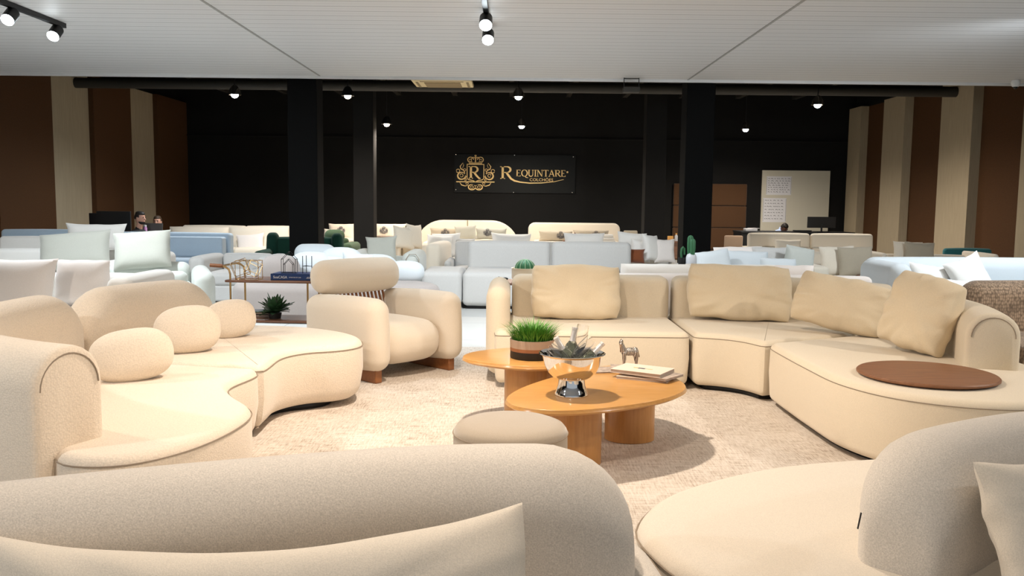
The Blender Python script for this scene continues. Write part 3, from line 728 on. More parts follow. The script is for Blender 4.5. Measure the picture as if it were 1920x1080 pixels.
for o in (MA, MB_, MC):
    q = o
    s = world_part('seat', slab(q, 0.05, 0.43, 0.045, 0.045, 200, under=0.005), cream_sand, rs)
    MB().add(outline_tube(q, 0.395, 0.0022, -0.001, 200)).build('piping', seam_m, s, off=rs.location)
    cxm = sum(p[0] for p in o) / len(o); cym = sum(p[1] for p in o) / len(o)
    MB().add(slab([(p[0] * 0.88 + cxm * 0.12, p[1] * 0.88 + cym * 0.12) for p in o], 0.018, 0.055, 0.004, 0.004, 60)).build('plinth', blackm, rs, off=rs.location)
for pth, e, R0 in (([(0.0, 7.12), (0.6, 7.12), (1.262, 7.12)], ('tomb', 'tomb'), 0.07),
               ([(1.30, 7.12), (1.8, 7.11), (2.25, 7.03), (2.6, 6.78), (2.78, 6.5)], ('tomb', 'tomb'), 0.07),
               ([(2.80, 6.42), (2.87, 6.1), (2.88, 5.7), (2.83, 5.3), (2.70, 4.88)], ('tomb', 'flat'), 0.07)):
    last = e[1] == 'flat'
    world_part('backrest', sweep(pth, 0.28, 0.40, 0.75, 0.135 if last else 0.07, 0.03, e, R0), cream_sand, rs)
cap_line((2.70, 4.88), (0.13, 0.42), 0.28, 0.40, 0.75, 0.135, rs)
am = MB().add(softbox(0.175, 0.95, 0.64, 0.086, (0.0, 0.02, 0.01)), T(-0.10, 6.78, 0.40)); am.build('armrest', cream_sand, rs, off=rs.location)
for (x, y, w_, h_, t_, rz, tilt, roll, lb, c) in (
        (0.495, 6.80, 0.70, 0.43, 0.20, 0.0, 0.22, 0.02, 'large rectangular sand cushion at the arm end of the right curved sofa', 0.24),
        (1.765, 6.80, 0.80, 0.44, 0.20, -0.12, 0.22, 0.03, 'widest rectangular sand cushion, at the bend of the right curved sofa', 0.24),
        (2.27, 6.17, 0.66, 0.38, 0.20, -0.60, 0.34, 0.16, 'slanting sand cushion, third from the arm of the right curved sofa', 0.24),
        (2.46, 5.42, 0.46, 0.48, 0.20, -1.0, 0.30, 0.17, 'tall square sand cushion nearest the round wooden tray', 0.26)):
    hz = abs(math.sin(roll)) * w_ / 2 * 0.75
    solo('back_cushion', MB().add(pillow(w_, h_, t_, 0.0, c, x * 3, 0.018, 34, pw=0.38), T(0, 0, h_ / 2)), cream_sand_cushion, lb, 'cushion', smat((x, y, 0.425 + hz), rz, tilt, roll), 'loose back cushions of the right curved sofa')
ty = P(1741, 700, 0.455)
solo('round_tray', MB().add(lathe([(0.0, 0), (0.325, 0), (0.352, 0.012), (0.352, 0.02), (0.345, 0.026), (0.0, 0.026)], 64)), tray_wood, 'round walnut tray lying on the end of the right curved sofa', 'tray', T(ty.x, ty.y + 0.02, 0.431))

# ------------------------------------------------------------ armchair
ac_ = thing('armchair', 'cream armchair with roll headrest, wooden slat back and plank feet', 'armchair', (-0.99, 6.80, 0), R_(47))
for sx in (-1, 1):
    MB().add(softbox(0.19, 0.88, 0.52, 0.093, (0.012, 0.02, 0.015)), T(sx * 0.36, 0.0, 0.355, rx=-0.035)).build('armrest', cream_warm, ac_)
    MB().add(box(sx * 0.36 - 0.03, sx * 0.36 + 0.03, -0.38, 0.30, 0.017, 0.13), smooth=False).build('foot_plank', foot_wood, ac_, bevel=0.006)
MB().add(softbox(0.56, 0.72, 0.30, 0.13, (0, 0.04, 0.02)), T(0, -0.03, 0.275)).build('seat', cream_warm, ac_)
MB().add(softbox(0.52, 0.10, 0.10, 0.02), T(0, 0.30, 0.34)).build('back_rail', foot_wood, ac_)
for k in range(15):
    x = -0.27 + 0.54 * k / 14
    MB().add(tube([(x, 0.29, 0.38), (x, 0.35, 0.55), (x, 0.40, 0.70)], 0.0095, 8)).build('slat', foot_wood, ac_)
hr = MB().add(softbox(0.80, 0.23, 0.26, 0.108, (0.01, 0.01, 0.01)), T(0, 0.36, 0.735, rx=-0.12)); hr.build('headrest', cream_warm, ac_)

# ------------------------------------------------------------ coffee tables
def coffee_table(label, outline, ztop, legs, loc):
    t = thing('coffee_table', label, 'coffee table', loc)
    V, Fc = slab(outline, ztop - 0.034, ztop, 0.003, 0.028, 110)
    MB().add((V, Fc)).build('tabletop', table_wood, t, off=t.location)
    for (x, y, rx, ry) in legs:
        v, f = lathe([(0.98, 0.0), (1, 0.004), (1, 1)], 44)
        v = [(x + p[0] * rx, y + p[1] * ry, 0.018 + p[2] * (ztop - 0.034 - 0.018)) for p in v]
        MB().add((v, f)).build('leg', leg_wood, t, off=t.location)
    return t
coffee_table('higher leaf-shaped oak coffee table behind, holding the potted grass', [(-0.29, 5.20), (-0.22, 5.36), (-0.02, 5.50), (0.2, 5.52), (0.38, 5.42), (0.45, 5.24), (0.40, 5.04), (0.24, 4.91), (0.05, 4.89), (-0.16, 5.0), (-0.26, 5.09)], 0.42, [(0.11, 5.18, 0.15, 0.13), (0.26, 5.36, 0.08, 0.08)], (0.15, 5.2, 0))
coffee_table('lower leaf-shaped oak coffee table in front, holding the silver bowl and magazines', [(-0.02, 4.37), (0.06, 4.60), (0.22, 4.86), (0.42, 5.10), (0.60, 5.26), (0.76, 5.27), (0.88, 5.08), (0.94, 4.84), (0.945, 4.68), (0.89, 4.52), (0.74, 4.34), (0.5, 4.18), (0.24, 4.09), (0.06, 4.14), (-0.01, 4.24)], 0.36, [(0.33, 4.40, 0.135, 0.12), (0.67, 4.86, 0.14, 0.12)], (0.45, 4.6, 0))

# grass pot
gp = thing('potted_grass', 'bushy green grass in a round striped pot on the higher table', 'plant', (0.125, 5.17, 0.42))
MB().add(lathe([(0.0, 0), (0.128, 0.0), (0.132, 0.006), (0.132, 0.045), (0.1325, 0.0451)], 48)).add(lathe([(0.1325, 0.045), (0.1328, 0.065)], 48), mi=1).add(lathe([(0.1328, 0.065), (0.134, 0.112), (0.124, 0.112), (0.122, 0.09)], 48), mi=2).build('pot', [pot_low, pot_mid, pot_top], gp)
MB().add(lathe([(0.0, 0.098), (0.123, 0.098), (0.123, 0.094)], 32)).build('soil', soil, gp)
gm = MB()
for k in range(950):
    a = random.random() * 2 * PI; rr = 0.115 * math.sqrt(random.random()); L = random.uniform(0.09, 0.175) * (1.05 - 0.25 * rr / 0.115)
    out = 0.25 + rr / 0.115 * random.uniform(0.3, 0.95); bx_, by_ = rr * math.cos(a), rr * math.sin(a); a2 = a + random.uniform(-0.5, 0.5)
    V = []
    wd = random.uniform(0.0022, 0.0040); sx, sy = -math.sin(a2) * wd, math.cos(a2) * wd
    for j in range(4):
        t = j / 3; rad = L * out * t * t * 0.8 + L * 0.12 * out * t; zz = 0.095 + L * t * (1 - 0.28 * out * t); q = (1 - t ** 1.5)
        V += [(bx_ + math.cos(a2) * rad - sx * q, by_ + math.sin(a2) * rad - sy * q, zz), (bx_ + math.cos(a2) * rad + sx * q, by_ + math.sin(a2) * rad + sy * q, zz)]
    gm.add((V, [(0, 1, 3, 2), (2, 3, 5, 4), (4, 5, 7, 6)]), mi=random.choice((0, 0, 1)))
g = gm.build('grass', [leaf_g, leaf_g2], gp); g['kind'] = 'stuff'

# silver bowl with bottles and glasses
bw = P(1072, 741, 0.36)
bl = thing('wine_bowl', 'polished steel footed bowl full of bottles and glasses on the lower table', 'bowl', (bw.x, bw.y + 0.02, 0.361))
MB().add(lathe([(0.0, 0.0), (0.088, 0.0), (0.088, 0.005), (0.080, 0.02), (0.070, 0.05), (0.066, 0.080), (0.0, 0.080)], 48)).build('foot', chrome, bl)
MB().add(lathe([(0.0, 0.078), (0.068, 0.080), (0.10, 0.094), (0.126, 0.120), (0.142, 0.155), (0.150, 0.19), (0.154, 0.204), (0.166, 0.210), (0.171, 0.214), (0.166, 0.217), (0.150, 0.208), (0.146, 0.19), (0.137, 0.155), (0.121, 0.122), (0.096, 0.100), (0.06, 0.087), (0.0, 0.085)], 56)).build('basin', chrome, bl)
def aim(px, py, Yd): return Q(px, py, Yd)
BC = bl.location.copy() + Vector((0, 0, 0.018))
bprof = [(0.0, 0.0), (0.040, 0.0), (0.043, 0.006), (0.043, 0.13), (0.036, 0.165), (0.018, 0.195), (0.0145, 0.26), (0.016, 0.262), (0.016, 0.275), (0.0, 0.275)]
def bottle(lb, base, tip, s=0.8):
    d = (Vector(tip) - Vector(base)).normalized()
    M = Matrix.Translation(base) @ d.to_track_quat('Z', 'Y').to_matrix().to_4x4() @ Matrix.Scale(s, 4)
    o = D.objects.new('bottle', None); C.objects.link(o); o.matrix_world = M; tag(o, lb, 'bottle', 'bottles in the steel bowl')
    MB().add(lathe(bprof, 20)).build('glass_body', bottle_green, o)
    MB().add(lathe([(0.0205, 0.192), (0.0175, 0.215), (0.0160, 0.26), (0.0178, 0.262), (0.0178, 0.276), (0.0, 0.278)], 20)).build('foil', foil, o)
def flute(lb, base, tip, s=0.9):
    d = (Vector(tip) - Vector(base)).normalized()
    M = Matrix.Translation(base) @ d.to_track_quat('Z', 'Y').to_matrix().to_4x4() @ Matrix.Scale(s, 4)
    o = D.objects.new('champagne_flute', None); C.objects.link(o); o.matrix_world = M; tag(o, lb, 'glass', 'glasses in the steel bowl')
    MB().add(lathe([(0.0, 0.075), (0.012, 0.082), (0.024, 0.11), (0.029, 0.15), (0.027, 0.215), (0.0255, 0.215), (0.0275, 0.15), (0.0225, 0.112), (0.010, 0.088), (0.0, 0.084)], 24)).build('cup', glass, o)
    MB().add(lathe([(0.028, 0.0), (0.028, 0.002), (0.004, 0.006), (0.0035, 0.074), (0.0, 0.076)], 20)).build('stem', glass, o)
bottle('foil-necked bottle leaning left out of the steel bowl', BC + Vector((0.03, 0.0, 0.085)), BC + Vector((-0.075, -0.02, 0.26)), 0.82)
bottle('green-shouldered bottle standing in the middle of the steel bowl', BC + Vector((-0.02, 0.06, 0.085)), BC + Vector((0.012, 0.065, 0.29)), 0.86)
bottle('foil-necked bottle leaning right out of the steel bowl', BC + Vector((0.0, -0.035, 0.09)), BC + Vector((0.15, -0.01, 0.245)), 0.82)
flute('tallest glass flute standing upright in the steel bowl', BC + Vector((0.02, 0.02, 0.10)), BC + Vector((0.055, 0.04, 0.32)), 1.12)
flute('glass flute lying left over the rim of the steel bowl', BC + Vector((0.05, -0.07, 0.12)), BC + Vector((-0.12, -0.05, 0.235)), 0.95)
flute('glass flute lying right, in front of the right-hand bottle', BC + Vector((-0.06, -0.085, 0.12)), BC + Vector((0.09, -0.03, 0.27)), 1.05)
flute('glass flute lying crosswise at the front of the steel bowl', BC + Vector((-0.07, -0.05, 0.115)), BC + Vector((0.07, -0.075, 0.24)), 0.9)
flute('glass flute tucked behind the left bottle in the steel bowl', BC + Vector((0.0, 0.03, 0.10)), BC + Vector((-0.10, 0.07, 0.23)), 0.8)

# magazines
def magazine(name, lb, x, y, z, rz, w_, d_, h_, cover, group=None):
    o = thing(name, lb, 'magazine', (x, y, z), rz, group)
    MB().add(box(-w_ / 2 + 0.003, w_ / 2 - 0.003, -d_ / 2 + 0.003, d_ / 2 - 0.003, 0.001, h_ - 0.0015), smooth=False).build('pages', paper_edge, o)
    MB().add(box(-w_ / 2, w_ / 2, -d_ / 2, d_ / 2, h_ - 0.0015, h_), smooth=False).add(box(-w_ / 2, w_ / 2, -d_ / 2, d_ / 2, 0, 0.001), smooth=False).build('cover', cover, o)
    return o
m1 = P(1215, 718, 0.36); z0 = 0.361
paper_art = m_wall('printed_cover', (0.40, 0.33, 0.28), 0.5, 25, rough=0.5)
magazine('magazine', 'bottom magazine of the stack on the lower table, cover hidden', 0.765, 4.90, z0, -0.42, 0.29, 0.22, 0.014, paper, 'magazines on the lower table')
magazine('magazine', 'dog-eared magazine jutting right out of the stack on the lower table', 0.80, 4.885, z0 + 0.0145, -0.70, 0.28, 0.20, 0.012, paper_art, 'magazines on the lower table')
tm = magazine('magazine', 'cream-covered magazine with small black and orange print, topmost of the stack', 0.745, 4.915, z0 + 0.027, -0.55, 0.30, 0.22, 0.020, paper, 'magazines on the lower table')
MB().add(box(-0.025, 0.015, -0.012, 0.01, 0.0201, 0.0207), smooth=False).build('cover_print', ink, tm)
MB().add(box(-0.055, -0.027, -0.006, 0.008, 0.0201, 0.0207), smooth=False).add(box(0.02, 0.06, -0.004, 0.004, 0.0201, 0.0207), smooth=False).build('cover_print', orange, tm)
magazine('magazine', 'open grey magazine lying flat between the bowl and the zebra', 0.59, 5.10, z0, 0.20, 0.24, 0.16, 0.006, paper_art, 'magazines on the lower table')
magazine('magazine', 'thin grey magazine under the feet of the silver zebra', 0.70, 5.15, z0 + 0.0065, -0.12, 0.22, 0.14, 0.005, paper_art, 'magazines on the lower table')

def fused(name, prims, mat, parent, voxel, sm=6):
    mb = MB()
    for vf, M in prims: mb.add(vf, M)
    o = mb.build(name, mat, parent)
    r = o.modifiers.new('remesh', 'REMESH'); r.mode = 'VOXEL'; r.voxel_size = voxel; r.use_smooth_shade = True
    s = o.modifiers.new('smooth', 'SMOOTH'); s.iterations = sm; s.factor = 0.5
    return o
# zebra figurine, facing left, head turned to the camera side
zb = P(1180, 682, 0.373)
ze = thing('zebra_figurine', 'small silver zebra figurine standing on the magazines of the lower table', 'figurine', (0.700, 5.165, 0.3735), R_(14), s=1.12)
pr = [(blob(0.040, 0.020, 0.0215, 2.2, 12), T(0.002, 0, 0.078)), (blob(0.019, 0.0165, 0.022, 2, 10), T(-0.026, 0, 0.079)), (blob(0.022, 0.0170, 0.022, 2, 10), T(0.030, 0, 0.080)),
      (caps((-0.034, 0, 0.085), (-0.047, 0, 0.128), 0.018, 0.0115), None), (caps((-0.046, 0, 0.133), (-0.056, -0.022, 0.124), 0.0115, 0.0070), None),
      (caps((-0.047, -0.004, 0.137), (-0.051, -0.007, 0.150), 0.0035, 0.0018), None), (caps((-0.040, 0.003, 0.137), (-0.035, 0.004, 0.150), 0.0035, 0.0018), None),
      (caps((0.048, 0, 0.086), (0.057, 0.001, 0.050), 0.0038, 0.0042), None)]
for sx, pts in ((1, [(-0.030, 0.07), (-0.034, 0.035), (-0.033, 0.003)]), (-1, [(-0.026, 0.07), (-0.020, 0.036), (-0.024, 0.003)]),
                (1, [(0.036, 0.075), (0.042, 0.036), (0.038, 0.003)]), (-1, [(0.030, 0.075), (0.038, 0.038), (0.046, 0.003)])):
    yy = -sx * 0.009
    pr.append((caps((pts[0][0], yy, pts[0][1]), (pts[1][0], yy, pts[1][1]), 0.0125, 0.0068), None)); pr.append((caps((pts[1][0], yy, pts[1][1]), (pts[2][0], yy, pts[2][1] + 0.002), 0.0062, 0.0058), None))
m, nt, b = nodes('zebra_silver')
wv = nt.nodes.new('ShaderNodeTexWave'); wv.inputs['Scale'].default_value = 38; wv.inputs['Distortion'].default_value = 3; nt.links.new(tc(nt), wv.inputs['Vector'])
nt.links.new(ramp(nt, wv.outputs['Fac'], [(0.25, (0.14, 0.115, 0.10)), (0.6, (0.70, 0.62, 0.55))]), b.inputs['Base Color']); b.inputs['Metallic'].default_value = 0.85; b.inputs['Roughness'].default_value = 0.32
bump(nt, b, wv.outputs['Fac'], 0.6, 0.002)
fused('body', pr, m, ze, 0.0016, 3)
mn = MB()
for k in range(9): t = k / 8; mn.add(blob(0.0035, 0.0022, 0.005, 2, 6), T(-0.028 - 0.014 * t, 0, 0.098 + 0.038 * t))
mn.build('mane', silver_dark, ze)

# ottoman
ot = thing('ottoman', 'round taupe suede pouf in front of the lower coffee table', 'ottoman', (0.0, 3.60, 0))
MB().add(lathe([(0.0, 0.02), (0.222, 0.02), (0.236, 0.035), (0.240, 0.12), (0.2395, 0.30), (0.238, 0.385)], 72)).build('body', ottoman_fab, ot)
MB().add(lathe([(0.238, 0.386), (0.234, 0.402), (0.222, 0.417), (0.19, 0.430), (0.12, 0.440), (0.0, 0.443)], 72)).build('cushion_top', ottoman_fab, ot)
MB().add(tube([(0.2395 * math.cos(2 * PI * k / 72), 0.2395 * math.sin(2 * PI * k / 72), 0.386) for k in range(72)], 0.0028, 6, True)).build('piping', seam_m, ot)
for k in range(4):
    a = PI / 4 + k * PI / 2; MB().add(lathe([(0.015, 0.0165), (0.015, 0.024)], 12), T(0.18 * math.cos(a), 0.18 * math.sin(a), 0)).build('foot', blackm, ot)

# ------------------------------------------------------------ near sofas (seen from their seat side)
ns = thing('curved_sofa', 'heather-beige sofa closest to the camera along the bottom of the photo, rounded backrest', 'sofa', (-0.8, 1.7, 0))
NA = [(0.34, 2.40), (0.40, 2.15), (0.43, 1.8), (0.40, 1.4), (0.2, 1.12), (-0.4, 0.98), (-1.2, 0.86), (-1.9, 0.6), (-2.2, 0.9), (-2.1, 1.5), (-1.5, 2.0), (-0.8, 2.22), (-0.2, 2.33), (0.1, 2.42)]
s = world_part('seat', slab(NA, 0.03, 0.42, 0.05, 0.06, 130, under=0.01), near_fab, ns)
MB().add(outline_tube(NA, 0.385, 0.0025, -0.001, 130)).build('piping', seam_m, s, off=ns.location)
world_part('backrest', sweep([(-2.0, 1.20), (-1.5, 1.60), (-1.0, 1.86), (-0.5, 2.05), (-0.1, 2.15), (0.31, 2.16)], 0.30, 0.30, 0.735, 0.145, 0.04, ('tomb', 'tomb'), 0.24), near_fab, ns)
ne = thing('curved_sofa', 'heather-beige curved sofa with rounded open seat end, lower right corner', 'sofa', (1.6, 2.3, 0))
NB = [(0.37, 2.50), (0.385, 2.33), (0.46, 2.12), (0.62, 1.90), (0.90, 1.70), (1.3, 1.60), (1.9, 1.7), (2.7, 1.95), (3.1, 2.1), (3.15, 2.6), (2.9, 3.1), (2.2, 3.22), (1.6, 3.22), (1.27, 3.17), (0.94, 3.07), (0.66, 2.90), (0.47, 2.72)]
s = world_part('seat', slab(NB, 0.03, 0.42, 0.05, 0.06, 130, under=0.01), near_cush, ne)
MB().add(outline_tube(NB, 0.385, 0.0028, -0.001, 130)).build('piping', seam_m, s, off=ne.location)
bk = world_part('backrest', sweep([(0.98, 2.14), (1.2, 2.36), (1.55, 2.55), (2.0, 2.66), (2.6, 2.70), (3.0, 2.68)], 0.30, 0.30, 0.74, 0.145, 0.04, ('tomb', 'tomb'), 0.24), near_fab, ne)
tg = Q(1612, 977, 2.02)
MB().add(box(-0.0012, 0.0012, 0.0, 0.004, -0.02, 0.02), T(tg.x, tg.y, tg.z, ry=0.16), smooth=False).build('fabric_tag', blackm, ne, off=ne.location)
solo('throw_pillow', MB().add(pillow(1.10, 0.40, 0.20, 0.03, 0.08, 4, 0.008, 40, sag=0.062, pw=0.5), T(0, 0, 0.20)), near_cush, 'long oat-coloured cushion on the nearest sofa at the bottom left', 'cushion', smat((-0.48, 1.54, 0.355), 0.06, 0.50, -0.045))
solo('throw_pillow', MB().add(pillow(0.52, 0.33, 0.16, 0.06, 0.05, 9, 0.008, 30), T(0, 0, 0.165)), near_cush, 'quilted beige cushion cut off by the right edge in the bottom corner', 'cushion', smat((1.40, 2.00, 0.425), 0.30, 0.50, 0.06))

# ------------------------------------------------------------ the sofas on show behind
def show_sofa(label, x, y, rz, W, Dp, sh, bh, mat, arms=(0.18, 0.18), ah=0.58, ns_=2, nb=2, bt=0.18, cat='sofa', name='sofa', rad=0.05, cm=None, ch=0.0, lean=0.1, group=None):
    """origin at the middle of the front edge on the floor, facing -Y turned by rz"""
    o = thing(name, label, cat, (x, y, 0), rz, group); cm = cm or mat
    wl, wr = arms; xi0 = -W / 2 + wl; xi1 = W / 2 - wr
    MB().add(softbox(W - 0.02, Dp - 0.02, sh - 0.16 - 0.04, 0.03), T(0, Dp / 2, (sh - 0.16 + 0.04) / 2)).build('base', mat, o)
    for k in range(ns_):
        w_ = (xi1 - xi0) / ns_
        MB().add(softbox(w_ - 0.006, Dp - bt - 0.01, 0.165, 0.05, (0, 0.005, 0.02)), T(xi0 + w_ * (k + 0.5), (Dp - bt) / 2 - 0.005, sh - 0.083)).build('seat', cm, o)
    for k in range(nb):
        w_ = (xi1 - xi0) / nb
        MB().add(softbox(w_ - 0.008, bt, bh - sh + 0.12, min(rad, bt * 0.48), (0, 0.015, 0.01)), T(xi0 + w_ * (k + 0.5), Dp - bt / 2 - 0.01, (bh + sh - 0.12) / 2, rx=-lean * 0.5)).build('backrest', cm, o)
    for sx, aw in ((-1, wl), (1, wr)):
        if aw: MB().add(softbox(aw, Dp, ah - 0.04, min(rad + 0.02, aw * 0.48), (0.004, 0, 0.006)), T(sx * (W / 2 - aw / 2), Dp / 2, (ah + 0.04) / 2)).build('armrest', mat, o)
    for (fx, fy) in ((-1, 0.08), (1, 0.08), (-1, Dp - 0.08), (1, Dp - 0.08)): MB().add(lathe([(0.018, 0), (0.022, 0.045)], 10), T(fx * (W / 2 - 0.08), fy, 0)).build('foot', blackm, o)
    return o
sd = [20]
def pil(lb, px, py, Y, w_, h_, mat, rz=0, tilt=0.3, roll=0, t_=0.15, k=0.09, c=0.0, group=None, n=16, name='throw_pillow'):
    """px, py = pixel of the middle of the lower edge, at distance Y"""
    sd[0] += 1; p = Q(px, py, Y); hz = abs(math.sin(roll)) * w_ / 2 * 0.8
    return solo(name, MB().add(pillow(w_, h_, t_, k, c, sd[0], 0.008, n), T(0, 0, h_ / 2)), mat, lb, 'cushion', smat((p.x, p.y, p.z + hz), rz, tilt, roll), group)

# left side
show_sofa('white sofa with loose cushions at the left edge, behind the honeycomb sofa', -3.95, 6.95, 0, 1.86, 0.95, 0.40, 0.66, white_fab, (0.2, 0.22), 0.70, 2, 2)
pil('big crumpled white cushion at the far left edge', 20, 588, 7.05, 0.70, 0.46, blush_fab, 0, 0.25, 0.0, 0.2)
pil('boxy white back cushion right of the big crumpled white cushion', 152, 575, 7.35, 0.46, 0.40, blush_fab, 0, 0.2, 0, 0.16, 0.02, 0.12)
show_sofa('pale sage armchair with bolster, behind the white sofa at left', -3.62, 8.75, R_(22), 1.25, 1.15, 0.42, 0.62, sage_fab, (0.2, 0.2), 0.58, 1, 1, rad=0.09, cat='armchair', name='armchair')
pil('square sage-grey cushion on the pale sage armchair, beside the bolster', 268, 508, 9.55, 0.60, 0.44, sage_cush, R_(10), 0.4, -0.08, 0.2, 0.04)
bo = Q(310, 512, 9.0)
solo('bolster', MB().add(softbox(0.42, 0.15, 0.15, 0.07, (0.01, 0, 0)), T(0, 0, 0.075)), sage_fab, 'small pale sage bolster lying on the sage armchair seat', 'bolster', T(bo.x, bo.y, 0.437, rz=R_(18)))
show_sofa('white sofa carrying the large sage-grey cushion, second row at left', -5.5, 9.75, 0, 1.9, 1.0, 0.42, 0.70, white_fab, (0.2, 0.18), 0.60, 2, 2)
pil('large leaning sage-grey cushion, second row at left', 140, 510, 10.15, 0.80, 0.46, sage_cush, R_(5), 0.4, -0.10, 0.2, 0.04)
show_sofa('long low white sofa, third row at left', -5.75, 10.95, 0, 2.5, 0.85, 0.42, 0.80, white_fab, (0.2, 0.2), 0.62, 2, 2)
pil('ivory cushion with pointed corners standing on the third-row white sofa', 178, 470, 11.4, 0.80, 0.36, white_fab, 0, 0.2, 0.0, 0.14, 0.10)
show_sofa('powder blue sofa at the far left, below the felt wall panels', -6.55, 11.85, 0, 1.75, 0.8, 0.42, 0.86, blue_fab, (0.16, 0.16), 0.62, 2, 1)
bs = show_sofa('powder blue tiered sofa without arms, right of the seated people', -5.35, 12.7, 0, 2.1, 0.92, 0.44, 0.80, blue_fab, (0, 0), 0.6, 1, 1, bt=0.2)
MB().add(softbox(2.02, 0.2, 0.30, 0.03), T(0, 0.55, 0.60)).build('back_cushion', blue_fab, bs)
show_sofa('wide cream sofa against the dark back, left of the black column', -5.15, 16.2, 0, 2.75, 0.95, 0.42, 0.80, ivory_fab, (0.16, 0.16), 0.58, 2, 2, 0.2)
for i, (a, b) in enumerate(((360, 0), (480, 1))): pil(['big cream back cushion at the left of the wide cream sofa', 'big cream back cushion at the right of the wide cream sofa'][i], a + (4 if i else 12), 476, 16.65, 1.14, 0.52, ivory_fab, 0, 0.15, 0, 0.2, 0.02, 0.1, group='back cushions of the wide cream sofa')
pil('small pale pillow leaning on the wide cream sofa', 470, 481, 16.4, 0.52, 0.42, blush_fab, 0, 0.3, -0.10, 0.14, 0.1)
gs = show_sofa('bottle green velvet armchair with high sides, behind the left black column', -3.22, 12.95, 0, 1.22, 0.85, 0.42, 0.74, green_fab, (0.14, 0.14), 0.56, 1, 1, cat='armchair', name='armchair')
for sx in (-1, 1): MB().add(softbox(0.22, 0.24, 0.50, 0.08, taper=0.25), T(sx * 0.50, 0.72, 0.56)).build('wing', green_fab, gs)
p = Q(603, 456, 14.2); 
show_sofa('moss green velvet sofa mostly hidden by the left black column', -3.35, 14.5, 0, 1.4, 0.9, 0.42, 0.66, moss_fab, (0.18, 0.2), 0.60, 1, 1)
solo('bolster', MB().add(softbox(0.34, 0.22, 0.22, 0.105), T(0, 0, 0.11)), moss_fab, 'moss green roll cushion just right of the left black column', 'bolster', T(-3.02, 14.95, 0.60))
show_sofa('square light grey low armchair behind the bar cart handle', -3.55, 11.0, 0, 1.05, 0.9, 0.40, 0.60, grey_fab, (0.2, 0.2), 0.60, 1, 1, cat='armchair', name='armchair')

# cloud sofa behind the cart
cs = thing('sofa', 'pale sofa coloured mauve-grey as if in shade, organic plan and lumpy rolled backrests, behind the bar cart', 'sofa', (-2.0, 9.9, 0))
co = [(-3.1, 9.75), (-2.95, 9.45), (-2.5, 9.36), (-2.0, 9.34), (-1.5, 9.40), (-1.05, 9.36), (-0.80, 9.55), (-0.86, 9.85), (-1.15, 10.2), (-1.6, 10.42), (-2.2, 10.6), (-2.8, 10.5), (-3.08, 10.2)]
MB().add(slab(co, 0.02, 0.42, 0.09, 0.05, 110)).build('seat', shaded_fab, cs, off=cs.location)
for (px, py, w_, h_, Y) in ((525, 502, 0.44, 0.34, 9.75), (585, 497, 0.52, 0.36, 10.05), (640, 488, 0.52, 0.40, 10.3), (705, 497, 0.50, 0.32, 10.35), (760, 512, 0.44, 0.26, 10.15)):
    q = Q(px, py, Y); MB().add(blob(w_ / 2, 0.15, h_ / 2, 2.6, 14), T(q.x, q.y, 0.41 + h_ / 2 - 0.03, rz=-0.15)).build('backrest', ice_fab if px > 530 else shaded_fab, cs, off=cs.location)
q = Q(640, 468, 11.0)
show_sofa('ice-white low sofa with rolled backs behind the organic shade-toned sofa', -2.55, 10.75, 0, 0.78, 0.75, 0.42, 0.75, ice_fab, (0.12, 0.12), 0.5, 1, 1, 0.24, rad=0.11)
pil('small ice-white pillow on the organic sofa, left of its pair', 628, 520, 9.95, 0.30, 0.24, ice_fab, 0.2, 0.4, 0.1, 0.12, 0.10)
pil('small ice-white pillow on the organic sofa, right of its pair', 668, 520, 9.95, 0.36, 0.28, ice_fab, 0.2, 0.4, 0.1, 0.12, 0.10)

sc_ = show_sofa('chunky pale sage armchair with piped seams, behind the cream headrest', -1.63, 11.0, 0, 0.94, 0.95, 0.42, 0.58, sage_fab, (0.22, 0.24), 0.68, 1, 1, rad=0.08, cat='armchair', name='armchair')
for sx in (-1, 1): MB().add(tube([(sx * 0.38 - 0.08, -0.002, 0.08), (sx * 0.38 - 0.08, -0.002, 0.60), (sx * 0.38 - 0.04, -0.004, 0.66), (sx * 0.38 + 0.04, -0.004, 0.66), (sx * 0.38 + 0.08, -0.002, 0.60), (sx * 0.38 + 0.08, -0.002, 0.08)], 0.005, 6)).build('piping', seam_m, sc_)
pil('sage cushion with piped double edge on the chunky sage armchair', 715, 492, 11.5, 0.42, 0.34, sage_cush, -0.1, 0.25, -0.06, 0.12, 0.10)
show_sofa('cream armchair with squared arms behind the chunky sage armchair', -1.50, 12.6, -0.12, 0.95, 0.9, 0.42, 0.66, ivory_fab, (0.2, 0.22), 0.72, 1, 1, cat='armchair', name='armchair')
pil('peach-cream pillow in profile, left of its pair, above the sage armchair', 757, 470, 13.1, 0.36, 0.36, ivory_fab, 0.5, 0.2, 0.1, 0.14, 0.12)
pil('peach-cream pillow in profile, right of its pair, above the sage armchair', 778, 468, 13.2, 0.28, 0.38, ivory_fab, 0.8, 0.2, 0.1, 0.12, 0.12)

